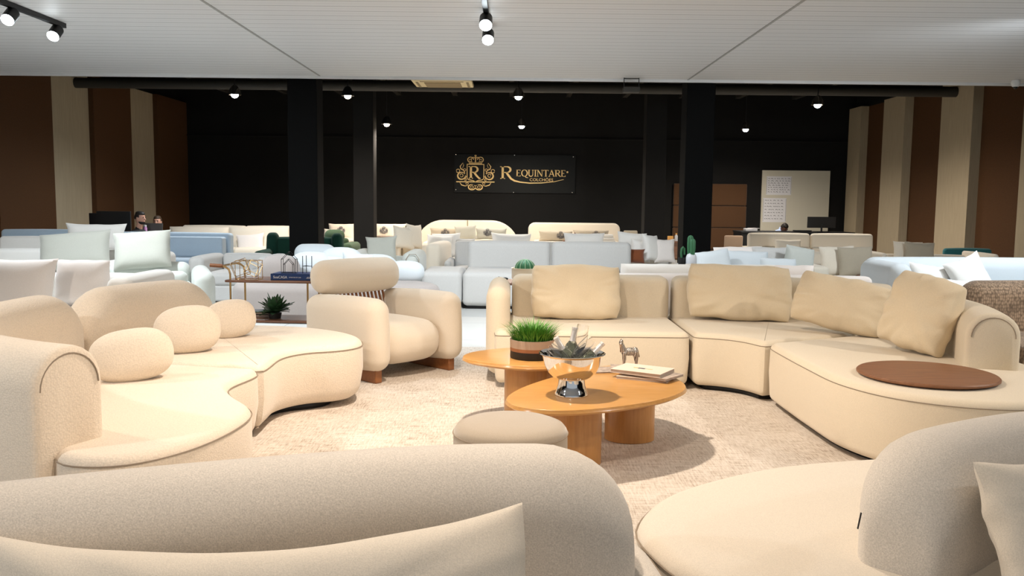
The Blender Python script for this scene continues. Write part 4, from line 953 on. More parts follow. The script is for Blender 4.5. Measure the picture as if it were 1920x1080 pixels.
# beds with emblem pillows
def bed(label, x, y, W, L_, mz, mat, head=None):
    o = thing('bed', label, 'bed', (x, y, 0))
    MB().add(softbox(W, L_, mz - 0.25, 0.02), T(0, L_ / 2, (mz - 0.25) / 2 + 0.01)).build('bed_base', mat, o)
    MB().add(softbox(W, L_, 0.25, 0.05), T(0, L_ / 2, mz - 0.125)).build('mattress', mat, o)
    if head: 
        for hb in head: MB().add(*hb).build('headboard', ivory_fab, o)
    return o
def emblem_pillow(lb, px, py, Y, w_, h_, mat, group, rx=0.0):
    o = pil(lb, px, py, Y, w_, h_, mat, 0, 0.2, 0, 0.14, 0.07, group=group)
    e = crest(MB(), 0, 0, 0.16).build('embroidered_crest', ink, o); e.location = (rx, -0.078, h_ / 2 + 0.02); return o
bed('cream bed with two crest pillows, straddling the narrow left column', -2.98, 17.55, 1.62, 2.0, 0.53, ivory_fab)
emblem_pillow('cream crest pillow left of the narrow left column', 640, 449, 18.6, 0.56, 0.34, ivory_fab, None, 0.0)
emblem_pillow('cream crest pillow right of the narrow left column', 729, 449, 18.6, 0.72, 0.34, ivory_fab, None, -0.1)
pil('plain small cream pillow beside the moss green roll', 622, 450, 17.9, 0.36, 0.22, ivory_fab, 0, 0.3, 0.05, 0.12)
q = Q(722, 453, 17.8); solo('folded_blanket', MB().add(softbox(0.34, 0.25, 0.06, 0.02)), greybrown_fab, 'small folded grey-brown blanket on the cream bed right of the narrow column', 'blanket', T(q.x, q.y, 0.572))
def headshape(x0, x1, z1, arcL, arcR, R=0.5):
    o = [(x0, 0.1)]; n = 10
    if arcR: 
        o = [(x0, 0.05), (x1, 0.05)] + [(x1 - R + R * math.cos(PI / 2 * k / n), z1 - R + R * math.sin(PI / 2 * k / n)) for k in range(n + 1)] + [(x0, z1)]
    else:
        o = [(x0, 0.05), (x1, 0.05), (x1, z1)] + [(x0 + R - R * math.sin(PI / 2 * k / n), z1 - R + R * math.cos(PI / 2 * k / n)) for k in range(n + 1)]
    V, Fc = slab(o, -0.06, 0.06, 0.04, 0.04, 60, smooth=False); return V, Fc
hx0 = Q(779, 420, 19.4).x; hx1 = Q(974, 420, 19.4).x; hm = (hx0 + hx1) / 2; hz = 0.895
HM = T(0, 1.96, 0, PI / 2)
bed('cream bed with tall two-part rounded headboard below the gold sign', hm, 17.45, 1.6, 1.85, 0.50, ivory_fab,
    [(headshape(hx0 - hm, -0.006, hz, True, False, 0.62), HM), (headshape(0.006, hx1 - hm, hz, False, True, 0.62), HM)])
emblem_pillow('taupe crest pillow at the left of the two-part headboard bed', 835, 449, 18.5, 0.66, 0.24, taupe_fab, None, 0.0)
emblem_pillow('grey crest pillow at the right of the two-part headboard bed', 921, 449, 18.5, 0.66, 0.24, sage_cush, None, -0.08)
pil('plain sage-beige pillow between the two crest pillows', 874, 451, 18.3, 0.46, 0.30, sage_cush, 0, 0.2, -0.08, 0.12)
g0 = Q(991, 430, 19.4).x; g1 = Q(1162, 430, 19.4).x; gm_ = (g0 + g1) / 2
o = [(g0 - gm_, 0.05), (g1 - gm_, 0.05)] + [(g1 - gm_ - 0.14 + 0.14 * math.cos(PI / 2 * k / 6), 0.72 + 0.14 * math.sin(PI / 2 * k / 6)) for k in range(7)] + [(g0 - gm_ + 0.14 - 0.14 * math.sin(PI / 2 * k / 6), 0.72 + 0.14 * math.cos(PI / 2 * k / 6)) for k in range(7)]
bed('cream bed with one wide rounded headboard, right of the gold sign', gm_, 17.45, 1.8, 1.85, 0.50, ivory_fab, [(slab(o, -0.06, 0.06, 0.04, 0.04, 60, smooth=False), HM)])
emblem_pillow('long taupe crest pillow at the left of the wide headboard', 1042, 453, 18.5, 0.72, 0.22, taupe_fab, None, 0.1)
emblem_pillow('long taupe crest pillow at the right of the wide headboard', 1108, 453, 18.4, 0.76, 0.24, taupe_fab, None, 0.1)
for k in range(3):
    q = Q(1140, 452, 17.7); solo('folded_towel', MB().add(softbox(0.30 - 0.04 * k, 0.22, 0.055, 0.025)), white_fab, ['bottom folded cream towel on the wide-headboard bed', 'middle folded cream towel on the wide-headboard bed', 'top folded cream towel on the wide-headboard bed'][k], 'towel', T(q.x, 17.8, 0.54 + 0.057 * k), 'folded towels on the bed')
q = Q(1078, 450, 17.7); tb = thing('bed_tray', 'dark low tray with small figure on the wide-headboard bed', 'tray', (q.x, 17.75, 0.525))
MB().add(box(-0.24, 0.24, -0.12, 0.12, 0, 0.025), smooth=False).build('tray_board', cart_wood, tb)
fused('figure', [(caps((0, 0, 0.03), (0, 0, 0.12), 0.03, 0.02), None), (blob(0.022, 0.022, 0.028, 2, 8), T(0, 0, 0.16)), (caps((0.02, 0, 0.11), (0.05, 0, 0.06), 0.012, 0.01), None)], cart_wood, tb, 0.008, 2)

show_sofa('white sofa with many pillows in front of the two-part headboard bed', -0.25, 13.5, 0, 2.5, 0.95, 0.42, 0.62, white_fab, (0.14, 0.14), 0.5, 2, 2)
for (px, lb, w_, h_, rl, m_) in ((822, 'front white square pillow at the left end of the many-pillow sofa', 0.42, 0.36, 0.06, white_fab), (838, 'white pillow half behind the front square one on the many-pillow sofa', 0.46, 0.40, -0.05, white_fab), (868, 'grey-white pillow, third from left on the many-pillow sofa', 0.36, 0.32, 0.05, grey_fab), (957, 'long white pillow peeking over the grey modular sofa', 0.64, 0.40, 0.02, white_fab)):
    pil(lb, px, 484, 13.95 if px != 822 else 13.75, w_, h_, m_, 0, 0.25, rl, 0.14, 0.09)

# grey modular sofa
ms = thing('modular_sofa', 'light grey modular block sofa with two wide backs, centre of the hall', 'sofa', (0.25, 10.8, 0))
for (a, b, c, d) in ((790, 866, 0, 0.95), (867, 1010, 0, 1.1), (1011, 1160, 0, 1.1)):
    xa = Q(a, 560, 10.85).x; xb = Q(b, 560, 10.85).x
    MB().add(softbox(xb - xa - 0.008, d, 0.42, 0.06, (0.006, 0.01, 0.015)), T((xa + xb) / 2 - 0.25, d / 2, 0.25)).build('seat', grey_fab, ms)
    MB().add(box(xa - 0.25 + 0.05, xb - 0.25 - 0.05, 0.06, d - 0.06, 0, 0.05), smooth=False).build('plinth', blackm, ms)
for (a, b, c, d, zz, bt) in ((876, 1032, 453, 508, 0, 0.2), (1034, 1185, 458, 508, 0.0, 0.2)):
    pa = Q(a, c, 11.65); pb = Q(b, d, 11.65)
    MB().add(softbox(pb.x - pa.x - 0.01, bt, 0.40, 0.07, (0, 0.01, 0.01)), T((pa.x + pb.x) / 2 - 0.25, 0.98, 0.60, rx=-0.06)).build('backrest', grey_fab, ms)
show_sofa('grey sofa right behind the grey modular one, only its back roll visible', 0.0, 12.25, 0, 1.9, 0.8, 0.40, 0.74, grey_fab, (0.1, 0.1), 0.5, 1, 1)
show_sofa('white sofa with leaning pillows and rust pillow, right of the grey modular', 1.83, 11.75, 0, 1.0, 0.9, 0.46, 0.60, white_fab, (0.1, 0.1), 0.5, 1, 1)
for (px, py, Y, w_, h_, rz, rl, lb, m_) in ((1183, 487, 12.25, 0.42, 0.38, 0.1, 0.08, 'white pillow with pointed corners behind the rust pillow', white_fab),
                                 (1200, 492, 12.1, 0.30, 0.30, 0.3, 0.15, 'small white pillow tucked right behind the rust pillow', white_fab),
                                 (1222, 492, 12.05, 0.30, 0.38, 0.7, 0.12, 'white pillow standing on edge right of the rust pillow', white_fab),
                                 (1247, 493, 12.1, 0.30, 0.34, 0.1, 0.0, 'grey-white pillow against the right end of the rust-pillow sofa', blush_fab),
                                 (1183, 494, 11.85, 0.38, 0.20, 0.0, 0.02, 'small rust-brown velvet pillow behind the sand cushions', rust_fab),
                                 (1095, 475, 12.5, 0.60, 0.30, 0.0, 0.0, 'long white pillow seen over the right grey modular back', white_fab)):
    pil(lb, px, py, Y, w_, h_, m_, rz, 0.25, rl, 0.13, 0.10)

# long sofa with its back to the right curved sofa
lf = show_sofa('long blush-white sofa standing back to back with the right curved sofa', 1.80, 8.62, PI, 2.75, 0.95, 0.40, 0.71, blush_fab, (0, 0), 0.5, 3, 1, 0.16, lean=0)
for (px, w_, lb) in ((1235, 0.74, 'long white cushion peeking over the sofa back, between the two widest sand cushions'), (1365, 0.84, 'long white cushion peeking over the widest sand cushion'), (1478, 0.42, 'short blush cushion right of the widest sand cushion')):
    q = Q(px, 500, 7.98); pil(lb, px, 500 + 1650 * (q.z - 0.43) / 7.98, 7.98, w_, 0.37, white_fab if px < 1400 else blush_fab, PI, 0.12, 0, 0.15, 0.03, 0.1)
# pillow heap
show_sofa('pale sage sofa under the heap of big pillows, right of the potted cactus', 2.78, 9.25, 0, 1.30, 0.95, 0.42, 0.66, sage_fab, (0.12, 0.12), 0.55, 1, 1)
for (px, w_, h_, Y, rl, m_, lb) in ((1345, 0.40, 0.38, 9.55, -0.15, ice_fab, 'ice-blue pillow at the left of the heap, beside the cactus'), (1400, 0.52, 0.38, 9.75, 0.04, ice_fab, 'wide ice-blue pillow in the middle of the heap'),
                                 (1460, 0.42, 0.32, 9.5, 0.03, ice_fab, 'low ice-blue pillow at the front right of the heap'), (1448, 0.46, 0.42, 9.95, 0.02, grey_fab, 'rounded light grey pillow at the back of the heap'),
                                 (1492, 0.34, 0.42, 9.75, 0.2, sage_fab, 'pale sage pillow at the right end of the heap'), (1388, 0.60, 0.42, 9.98, -0.02, blush_fab, 'blush-beige pillow at the very back of the heap')):
    q = Q(px, 500, Y); pil(lb, px, 500 + 1650 * (q.z - 0.44) / Y, Y, w_, h_, m_, 0.1, 0.25, rl, 0.16, 0.04, 0.15)
# right side
rw = show_sofa('ivory-white sofa with two headrest panels, in front of the whiteboard desk', 4.72, 13.1, 0, 2.15, 0.95, 0.42, 0.66, ivory_fab, (0.14, 0.14), 0.52, 2, 2)
for sx in (-1, 1): MB().add(softbox(0.98, 0.13, 0.26, 0.05, (0, 0.01, 0.01)), T(sx * 0.5, 0.88, 0.74, rx=-0.1)).build('headrest', ivory_fab, rw)
q = Q(1478, 480, 13.5); pil('small ivory pillow on the ivory-white headrest sofa', 1478, 480, 13.5, 0.42, 0.26, ivory_fab, 0, 0.3, 0, 0.12, 0.06)
show_sofa('cream sofa behind the heap of pillows, half hidden', 3.72, 11.3, 0, 1.7, 0.9, 0.42, 0.68, ivory_fab, (0.16, 0.16), 0.55, 2, 2)
show_sofa('beige sofa with square arm and two piped cushions, right of the heap', 4.45, 10.15, 0, 1.95, 0.95, 0.46, 0.60, ivory_fab, (0.2, 0.2), 0.62, 2, 2, rad=0.02)
for (px, lb, w_) in ((1572, 'pale piped cushion tucked behind the taupe square one', 0.42), (1606, 'taupe square cushion with piped edge beside the beige arm', 0.42)):
    q = Q(px, 500, 10.5 if px < 1600 else 10.4); pil(lb, px, 500 + 1650 * (q.z - 0.48) / q.y, q.y, w_, 0.36, ivory_fab if px < 1600 else taupe_fab, 0, 0.2, -0.04, 0.12, 0.05)
q = Q(1632, 512, 10.3); solo('folded_blanket', MB().add(softbox(0.26, 0.2, 0.03, 0.012)), cart_wood, 'small dark brown folded throw on the beige sofa seat', 'blanket', T(q.x, q.y, 0.497))
show_sofa('wood-framed sofa with piped cushions below the right felt panels', 5.85, 12.0, 0, 1.6, 0.9, 0.46, 0.62, ivory_fab, (0.07, 0.07), 0.68, 2, 2)
for (px, lb) in ((1702, 'pale piped cushion on the wood-framed sofa, behind its neighbour'), (1724, 'taupe piped cushion on the wood-framed sofa, in front')):
    Y = 12.45 if px < 1710 else 12.3; q = Q(px, 500, Y); pil(lb, px, 500 + 1650 * (q.z - 0.48) / Y, Y, 0.42, 0.34, ivory_fab if px < 1710 else taupe_fab, 0, 0.2, 0.04, 0.12, 0.05)
rb = show_sofa('wide ice-white sofa with three small pillows at the right edge', 4.80, 7.75, 0, 2.7, 1.0, 0.42, 0.83, ice_fab, (0.0, 0.0), 0.6, 2, 1, 0.24, rad=0.11)
MB().add(softbox(0.22, 0.8, 0.62, 0.10), T(-1.25, 0.6, 0.50)).build('armrest', ice_fab, rb)
for (px, w_, h_, Y, rl, lb) in ((1745, 0.42, 0.34, 8.35, 0.12, 'small white pillow at the left on the wide ice-white sofa'), (1835, 0.40, 0.40, 8.3, -0.35, 'tilted white pillow in the middle of the wide ice-white sofa'), (1800, 0.36, 0.22, 8.05, 0.1, 'low white pillow at the front of the wide ice-white sofa')):
    q = Q(px, 520, Y); pil(lb, px, 520 + 1650 * (q.z - 0.44) / Y, Y, w_, h_, white_fab, 0.1, 0.35, rl, 0.13, 0.1)
show_sofa('brown knitted sofa at the right edge behind the right curved sofa', 4.30, 5.75, 0, 2.3, 1.0, 0.42, 0.78, brown_knit, (0.24, 0.2), 0.60, 2, 1, 0.26, rad=0.12)
show_sofa('teal low bench-seat at the right wall, only its top edge visible', 7.0, 13.0, 0, 0.85, 0.6, 0.44, 0.68, teal_fab, (0.05, 0.05), 0.5, 1, 1, 0.1, cat='armchair', name='armchair')

# ------------------------------------------------------------ small tables, cacti
st = thing('side_table', 'small round walnut side table behind the arm of the right curved sofa', 'table', (0.06, 8.2, 0))
MB().add(lathe([(0, 0.575), (0.22, 0.575), (0.23, 0.585), (0.23, 0.595), (0, 0.595)], 40)).build('tabletop', cart_wood, st)
MB().add(lathe([(0.018, 0.02), (0.018, 0.575)], 16)).build('pole', blackm, st); MB().add(lathe([(0.15, 0), (0.15, 0.012), (0.02, 0.02)], 32)).build('base', blackm, st)
cp = thing('potted_cactus', 'round ribbed green cactus in a pale round pot on the walnut side table', 'plant', (0.12, 8.2, 0.595))
MB().add(lathe([(0, 0), (0.085, 0), (0.125, 0.03), (0.125, 0.12), (0.13, 0.125), (0.118, 0.125), (0.115, 0.1), (0, 0.1)], 32)).build('pot', pot_cream, cp)
V, Fc = blob(0.085, 0.085, 0.085, 2, 16); V = [Vector((v[0] * (1 + 0.10 * math.cos(12 * math.atan2(v[1], v[0]))), v[1] * (1 + 0.10 * math.cos(12 * math.atan2(v[1], v[0]))), v[2])) for v in V]
MB().add((V, Fc), T(0, 0, 0.12)).build('cactus_body', cactus_m, cp)
rbm = MB()
for k in range(12):
    a = 2 * PI * k / 12; rbm.add(tube([(0.095 * math.cos(e) * math.cos(a), 0.095 * math.cos(e) * math.sin(a), 0.12 + 0.086 * math.sin(e)) for e in [PI / 2 * j / 6 for j in range(7)]], 0.003, 5))
rbm.build('spines', spine_m, cp)
pb_ = Q(937, 530, 8.05)
bd = thing('bird_figurine', 'tiny dark bird-like ornament on the walnut side table', 'figurine', (-0.07, 8.1, 0.595))
MB().add(blob(0.035, 0.014, 0.014, 2, 8), T(0, 0, 0.03)).add(caps((0, 0, 0), (0, 0, 0.03), 0.004, 0.004)).add(caps((-0.03, 0, 0.033), (-0.055, 0, 0.05), 0.008, 0.002)).build('body', blackm, bd)
ct = thing('side_table', 'small dark side table carrying the tall cactus', 'table', (1.80, 8.98, 0))
MB().add(lathe([(0, 0.665), (0.19, 0.665), (0.19, 0.685), (0, 0.685)], 32)).build('tabletop', blackm, ct); MB().add(lathe([(0.02, 0.015), (0.02, 0.665)], 14)).build('pole', blackm, ct); MB().add(lathe([(0.13, 0), (0.13, 0.012), (0.02, 0.018)], 28)).build('base', blackm, ct)
tcx = Q(1296, 492, 8.93)
tcp = thing('potted_cactus', 'tall columnar cactus in a pale grey vase with a gold line, before the black column', 'plant', (tcx.x, 8.93, 0.685))
MB().add(lathe([(0, 0), (0.050, 0), (0.054, 0.01), (0.055, 0.028)], 28)).add(lathe([(0.055, 0.028), (0.055, 0.036)], 28), mi=1).add(lathe([(0.055, 0.036), (0.055, 0.10), (0.045, 0.13), (0.022, 0.148), (0.018, 0.148), (0, 0.13)], 28)).build('pot', [pot_grey, gold], tcp)
def ribbed(pts, r, parent, nm):
    V, Fc = tube(pts, r, 24); n = 24
    c = [Vector(p) for p in pts]
    V = [c[i // n] + (Vector(v) - c[i // n]) * (1 + 0.16 * math.cos(2 * PI * (i % n) / n * 8)) for i, v in enumerate(V)]
    return MB().add((V, Fc)).build(nm, cactus_m, parent)
ribbed([(-0.01, 0.01, 0.12), (-0.012, 0.01, 0.22), (-0.012, 0.01, 0.30), (-0.012, 0.01, 0.32), (-0.012, 0.01, 0.328)], [0.024, 0.028, 0.027, 0.018, 0.004], tcp, 'stalk')
ribbed([(0.005, -0.02, 0.12), (0.006, -0.025, 0.20), (0.006, -0.025, 0.27), (0.006, -0.025, 0.288), (0.006, -0.025, 0.294)], [0.02, 0.026, 0.025, 0.016, 0.004], tcp, 'stalk')
sc2 = thing('potted_cactus', 'thin arching cactus in a black pot beside the pale grey vase', 'plant', (tcx.x - 0.095, 8.95, 0.685))
MB().add(lathe([(0, 0), (0.032, 0), (0.034, 0.10), (0.028, 0.10), (0, 0.09)], 20)).build('pot', blackm, sc2)
ribbed([(0, 0, 0.09), (-0.005, 0, 0.15), (0.0, 0, 0.19), (0.012, 0, 0.205), (0.024, 0, 0.19), (0.028, 0, 0.13)], [0.010, 0.011, 0.011, 0.011, 0.011, 0.008], sc2, 'stalk')

# ------------------------------------------------------------ bar cart
bc = thing('bar_cart', 'walnut and brass bar cart with two shelves behind the cream armchair', 'cart', (-2.07, 7.82, 0), R_(-3))
cz_ = 0.63
MB().add(softbox(0.86, 0.40, 0.022, 0.01), T(0, 0, cz_ - 0.011)).build('shelf', cart_wood, bc)
MB().add(softbox(0.86, 0.40, 0.022, 0.01), T(0, 0, 0.27)).build('shelf', cart_wood, bc)
for sx in (-0.385, 0.30):
    for sy in (-0.18, 0.18): MB().add(tube([(sx, sy, 0.03), (sx, sy, cz_ - 0.02)], 0.009, 8)).build('leg', brass, bc)
for sy in (-0.18, 0.18): MB().add(tube([(-0.385, sy, cz_), (-0.385, sy, cz_ + 0.05), (-0.395, sy, cz_ + 0.09), (-0.425, sy, cz_ + 0.112), (-0.46, sy, cz_ + 0.12)], 0.009, 8)).build('handle_bar', brass, bc)
MB().add(tube([(-0.46, -0.18, cz_ + 0.12), (-0.46, 0.18, cz_ + 0.12)], 0.009, 8)).build('handle_bar', brass, bc)
MB().add(tube([(-0.56, -0.18, cz_ + 0.125), (-0.45, -0.18, cz_ + 0.12)], 0.017, 12)).build('handle_grip', foot_wood, bc)
for sx in (-0.385, 0.30): MB().add(lathe([(0.03, -0.01), (0.03, 0.01)], 16), T(sx, -0.18, 0.03, PI / 2)).add(lathe([(0.03, -0.01), (0.03, 0.01)], 16), T(sx, 0.18, 0.03, PI / 2)).build('wheel', blackm, bc)
def wire_box(mb, dx, dy, dz, M, r=0.003):
    c = [(x, y, z) for x in (-dx / 2, dx / 2) for y in (-dy / 2, dy / 2) for z in (0, dz)]
    for i in range(8):
        for j in range(i + 1, 8):
            if sum(abs(c[i][k] - c[j][k]) > 1e-6 for k in range(3)) == 1: mb.add(tube([M @ Vector(c[i]), M @ Vector(c[j])], r, 6))
q = Q(467, 522, 7.72); wc = thing('wire_sculpture', 'brass wire cubes sculpture, a tilted cube inside a box frame, on the bar cart', 'ornament', (q.x, q.y, cz_ + 0.002))
w1 = MB(); wire_box(w1, 0.20, 0.13, 0.165, T()); w1.build('outer_frame', brass, wc)
w2 = MB(); wire_box(w2, 0.13, 0.11, 0.13, T(-0.05, 0, 0.035, 0.1, -0.35, 0.25)); w2.build('inner_frame', brass, wc)
w3 = MB(); wire_box(w3, 0.11, 0.10, 0.10, T(0.02, 0, 0.05, -0.3, 0.45, 0.5)); w3.build('inner_frame', brass, wc)
q = Q(550, 529, 7.70)
bk = thing('book', 'thick navy blue book lying on the bar cart', 'book', (q.x + 0.012, 7.77, cz_ + 0.001), R_(-3))
MB().add(box(-0.19, 0.19, -0.12, 0.118, 0.003, 0.052), smooth=False).build('pages', paper, bk)
MB().add(box(-0.193, 0.193, -0.124, 0.12, 0, 0.003), smooth=False).add(box(-0.193, 0.193, -0.124, 0.12, 0.052, 0.056), smooth=False).add(box(-0.193, 0.193, -0.124, -0.119, 0, 0.056), smooth=False).build('cover', book_blue, bk)
text_mesh('SuaCASA', 0.032, T(-0.17, -0.1245, 0.017), white_print, 'title', bk, 0.0004)
text_mesh('INTERIORES EM CASA', 0.011, T(-0.03, -0.1245, 0.023), white_print, 'title', bk, 0.0004)
text_mesh('.ıılıA', 0.026, T(0.12, -0.1245, 0.018), white_print, 'title', bk, 0.0004)
BX, BY, BZ = bk.location.x, 7.74, cz_ + 0.058
def house(dx, dy, h, hr_, M, r=0.0028):
    mb = MB(); pr_ = [(-dx / 2, 0), (dx / 2, 0), (dx / 2, h), (0, h + hr_), (-dx / 2, h)]
    for y in (-dy / 2, dy / 2): mb.add(tube([M @ Vector((a, y, b)) for a, b in pr_], r, 6, True))
    for a, b in pr_: mb.add(tube([M @ Vector((a, -dy / 2, b)), M @ Vector((a, dy / 2, b))], r, 6))
    return mb
hs = thing('wire_house', 'pair of nested black wire house frames on the navy book', 'ornament', (BX - 0.055, BY, BZ))
house(0.125, 0.07, 0.12, 0.065, T(0, 0, 0.003)).build('outer_frame', blackm, hs)
house(0.08, 0.05, 0.075, 0.045, T(-0.005, 0, 0.003)).build('inner_frame', blackm, hs)
hh = thing('wire_stand', 'black wire H-shaped stand on the navy book, right of the wire house', 'ornament', (BX + 0.11, BY, BZ))
hm_ = MB()
for (x, y) in ((-0.04, -0.03), (-0.022, 0.03), (0.04, -0.03)): hm_.add(tube([(x, y, 0), (x, y, 0.155)], 0.0032, 6))
hm_.add(tube([(-0.04, -0.03, 0.065), (0.04, -0.03, 0.065), (-0.022, 0.03, 0.065)], 0.003, 6, True)); hm_.build('frame', blackm, hh)
q = Q(513, 603, 7.7)
lp = thing('potted_succulent', 'leafy dark green succulent on the lower shelf of the bar cart', 'plant', (q.x, 7.75, 0.282))
MB().add(lathe([(0, 0), (0.05, 0), (0.06, 0.05), (0.052, 0.05), (0, 0.045)], 20)).build('pot', pot_low, lp)
lv = MB()
for k in range(70):
    a = k * 2.4; L = random.uniform(0.12, 0.22); el = random.uniform(0.15, 1.3); V = []
    for j in range(6):
        t = j / 5; wd = 0.028 * math.sin(PI * min(1, t * 0.9 + 0.12)) + 0.001; rad = L * t * math.cos(el); zz = 0.045 + L * t * math.sin(el) - 0.04 * t * t * math.cos(el)
        for s_, dz in ((-1, 0.006), (0, 0), (1, 0.006)): V.append((math.cos(a) * rad - math.sin(a) * wd * s_, math.sin(a) * rad + math.cos(a) * wd * s_, zz + dz))
    lv.add((V, [(3 * j + i, 3 * j + i + 1, 3 * j + i + 4, 3 * j + i + 3) for j in range(5) for i in range(2)]))
lo = lv.build('leaves', leaf_d, lp); lo['kind'] = 'stuff'
q = Q(484, 600, 7.85)
for k in range(2):
    o = thing('book', ['dark book lying on the lower shelf of the bar cart, bottom of two', 'dark book lying on the lower shelf of the bar cart, top of two'][k], 'book', (q.x, 7.9, 0.282 + 0.026 * k), 0.05 * k)
    MB().add(box(-0.10, 0.10, -0.08, 0.08, 0.002, 0.022), smooth=False).build('pages', paper_edge, o); MB().add(box(-0.104, 0.104, -0.084, 0.082, 0, 0.002), smooth=False).add(box(-0.104, 0.104, -0.084, 0.082, 0.022, 0.025), smooth=False).build('cover', blackm, o)

# ------------------------------------------------------------ far end furniture
def desk(lb, x0, x1, y0, y1, z, mat, name='desk'):
    o = thing(name, lb, 'desk', ((x0 + x1) / 2, (y0 + y1) / 2, 0)); hx = (x1 - x0) / 2; hy = (y1 - y0) / 2
    MB().add(box(-hx, hx, -hy, hy, z - 0.03, z), smooth=False).build('desktop', mat, o, bevel=0.004)
    for sx in (-1, 1): MB().add(box(sx * (hx - 0.03) - 0.02, sx * (hx - 0.03) + 0.02, -hy + 0.03, hy - 0.03, 0, z - 0.03), smooth=False).build('side_panel', mat, o)
    MB().add(box(-hx + 0.05, hx - 0.05, -hy + 0.04, -hy + 0.06, 0.3, z - 0.03), smooth=False).build('front_panel', mat, o)
    return o
def monitor(lb, px, Y, w_, h_, zb, rz=PI, sticker=False):
    q = Q(px, 420, Y); o = thing('monitor', lb, 'monitor', (q.x, Y, zb), rz)
    MB().add(softbox(w_, 0.035, h_, 0.008), T(0, 0, 0.08 + h_ / 2)).build('screen_housing', black_plastic, o)
    MB().add(box(-w_ / 2 + 0.01, w_ / 2 - 0.01, -0.0185, -0.0172, 0.09, 0.07 + h_), smooth=False).build('screen', plain('dark_screen' + lb[:5], (0.02, 0.02, 0.025), 0.1), o)
    MB().add(tube([(0, 0.02, 0.0), (0, 0.02, 0.15)], 0.018, 10)).build('stand', black_plastic, o); MB().add(softbox(0.24, 0.16, 0.012, 0.005), T(0, 0.02, 0.006)).build('base', black_plastic, o)
    if sticker: MB().add(box(-0.16, -0.05, 0.0176, 0.0186, 0.11, 0.155), smooth=False).build('sticker', paper_white, o)
    return o
desk('black desk with monitors at the left felt wall', -7.25, -5.35, 14.25, 14.95, 0.70, blackm)
monitor('black monitor seen from behind beside the man in profile', 214, 14.45, 0.56, 0.32, 0.70, PI, True)
monitor('second black monitor partly behind the first, left desk', 196, 14.75, 0.50, 0.28, 0.70)
q = Q(207, 431, 14.35); solo('yellow_box', MB().add(softbox(0.06, 0.05, 0.04, 0.005)), yellow, 'tiny yellow box on the left desk under the monitor', 'box', T(q.x, 14.35, 0.721))
q = Q(272, 430, 14.4); pk = thing('water_bottle', 'lilac water bottle on the left desk beside the laptop', 'bottle', (q.x, 14.4, 0.70))
MB().add(lathe([(0, 0), (0.034, 0), (0.034, 0.13), (0.024, 0.15), (0.024, 0.155)], 18)).build('body', pink, pk); MB().add(lathe([(0.026, 0.155), (0.026, 0.18), (0, 0.185)], 18)).build('cap', white_plastic, pk)
q = Q(290, 430, 14.6); lt = thing('laptop', 'open grey laptop in front of the seated person at the left desk', 'laptop', (q.x, 14.55, 0.70))
MB().add(softbox(0.32, 0.22, 0.016, 0.006), T(0, 0.12, 0.008)).build('keyboard_base', grey_dark, lt); MB().add(softbox(0.32, 0.21, 0.01, 0.004), T(0, -0.02, 0.105, PI / 2 - 0.2)).build('lid', grey_dark, lt)
q = Q(134, 430, 14.4); sb2 = thing('spray_bottle', 'small clear spray bottle with black trigger on the left desk', 'bottle', (q.x, 14.4, 0.70))
MB().add(lathe([(0, 0), (0.04, 0), (0.04, 0.10), (0.014, 0.14), (0.014, 0.16)], 16)).build('body', pot_grey, sb2); MB().add(softbox(0.09, 0.02, 0.025, 0.008), T(0.01, 0, 0.175)).add(tube([(0.03, 0, 0.17), (0.04, 0, 0.13)], 0.005, 6)).build('trigger', blackm, sb2)
def office_chair(lb, x, y, rz, mat, sz=0.42, bz=0.80, w_=0.42):
    o = thing('office_chair', lb, 'chair', (x, y, 0), rz)
    MB().add(softbox(w_, 0.42, 0.07, 0.03), T(0, 0, sz - 0.035)).build('seat', mat, o); MB().add(softbox(w_ * 0.95, 0.06, bz - sz - 0.04, 0.028, (0, 0.01, 0)), T(0, 0.22, (bz + sz) / 2 + 0.02, rx=-0.08)).build('backrest', mat, o)
    for (a, b) in ((-1, -1), (1, -1), (-1, 1), (1, 1)): MB().add(tube([(a * 0.17, b * 0.17, sz - 0.06), (a * 0.19, b * 0.19, 0.0)], 0.013, 8)).build('leg', blackm, o)
    return o
office_chair('black office chair left of the monitors', -7.0, 15.3, 0, black_plastic, 0.42, 1.0)
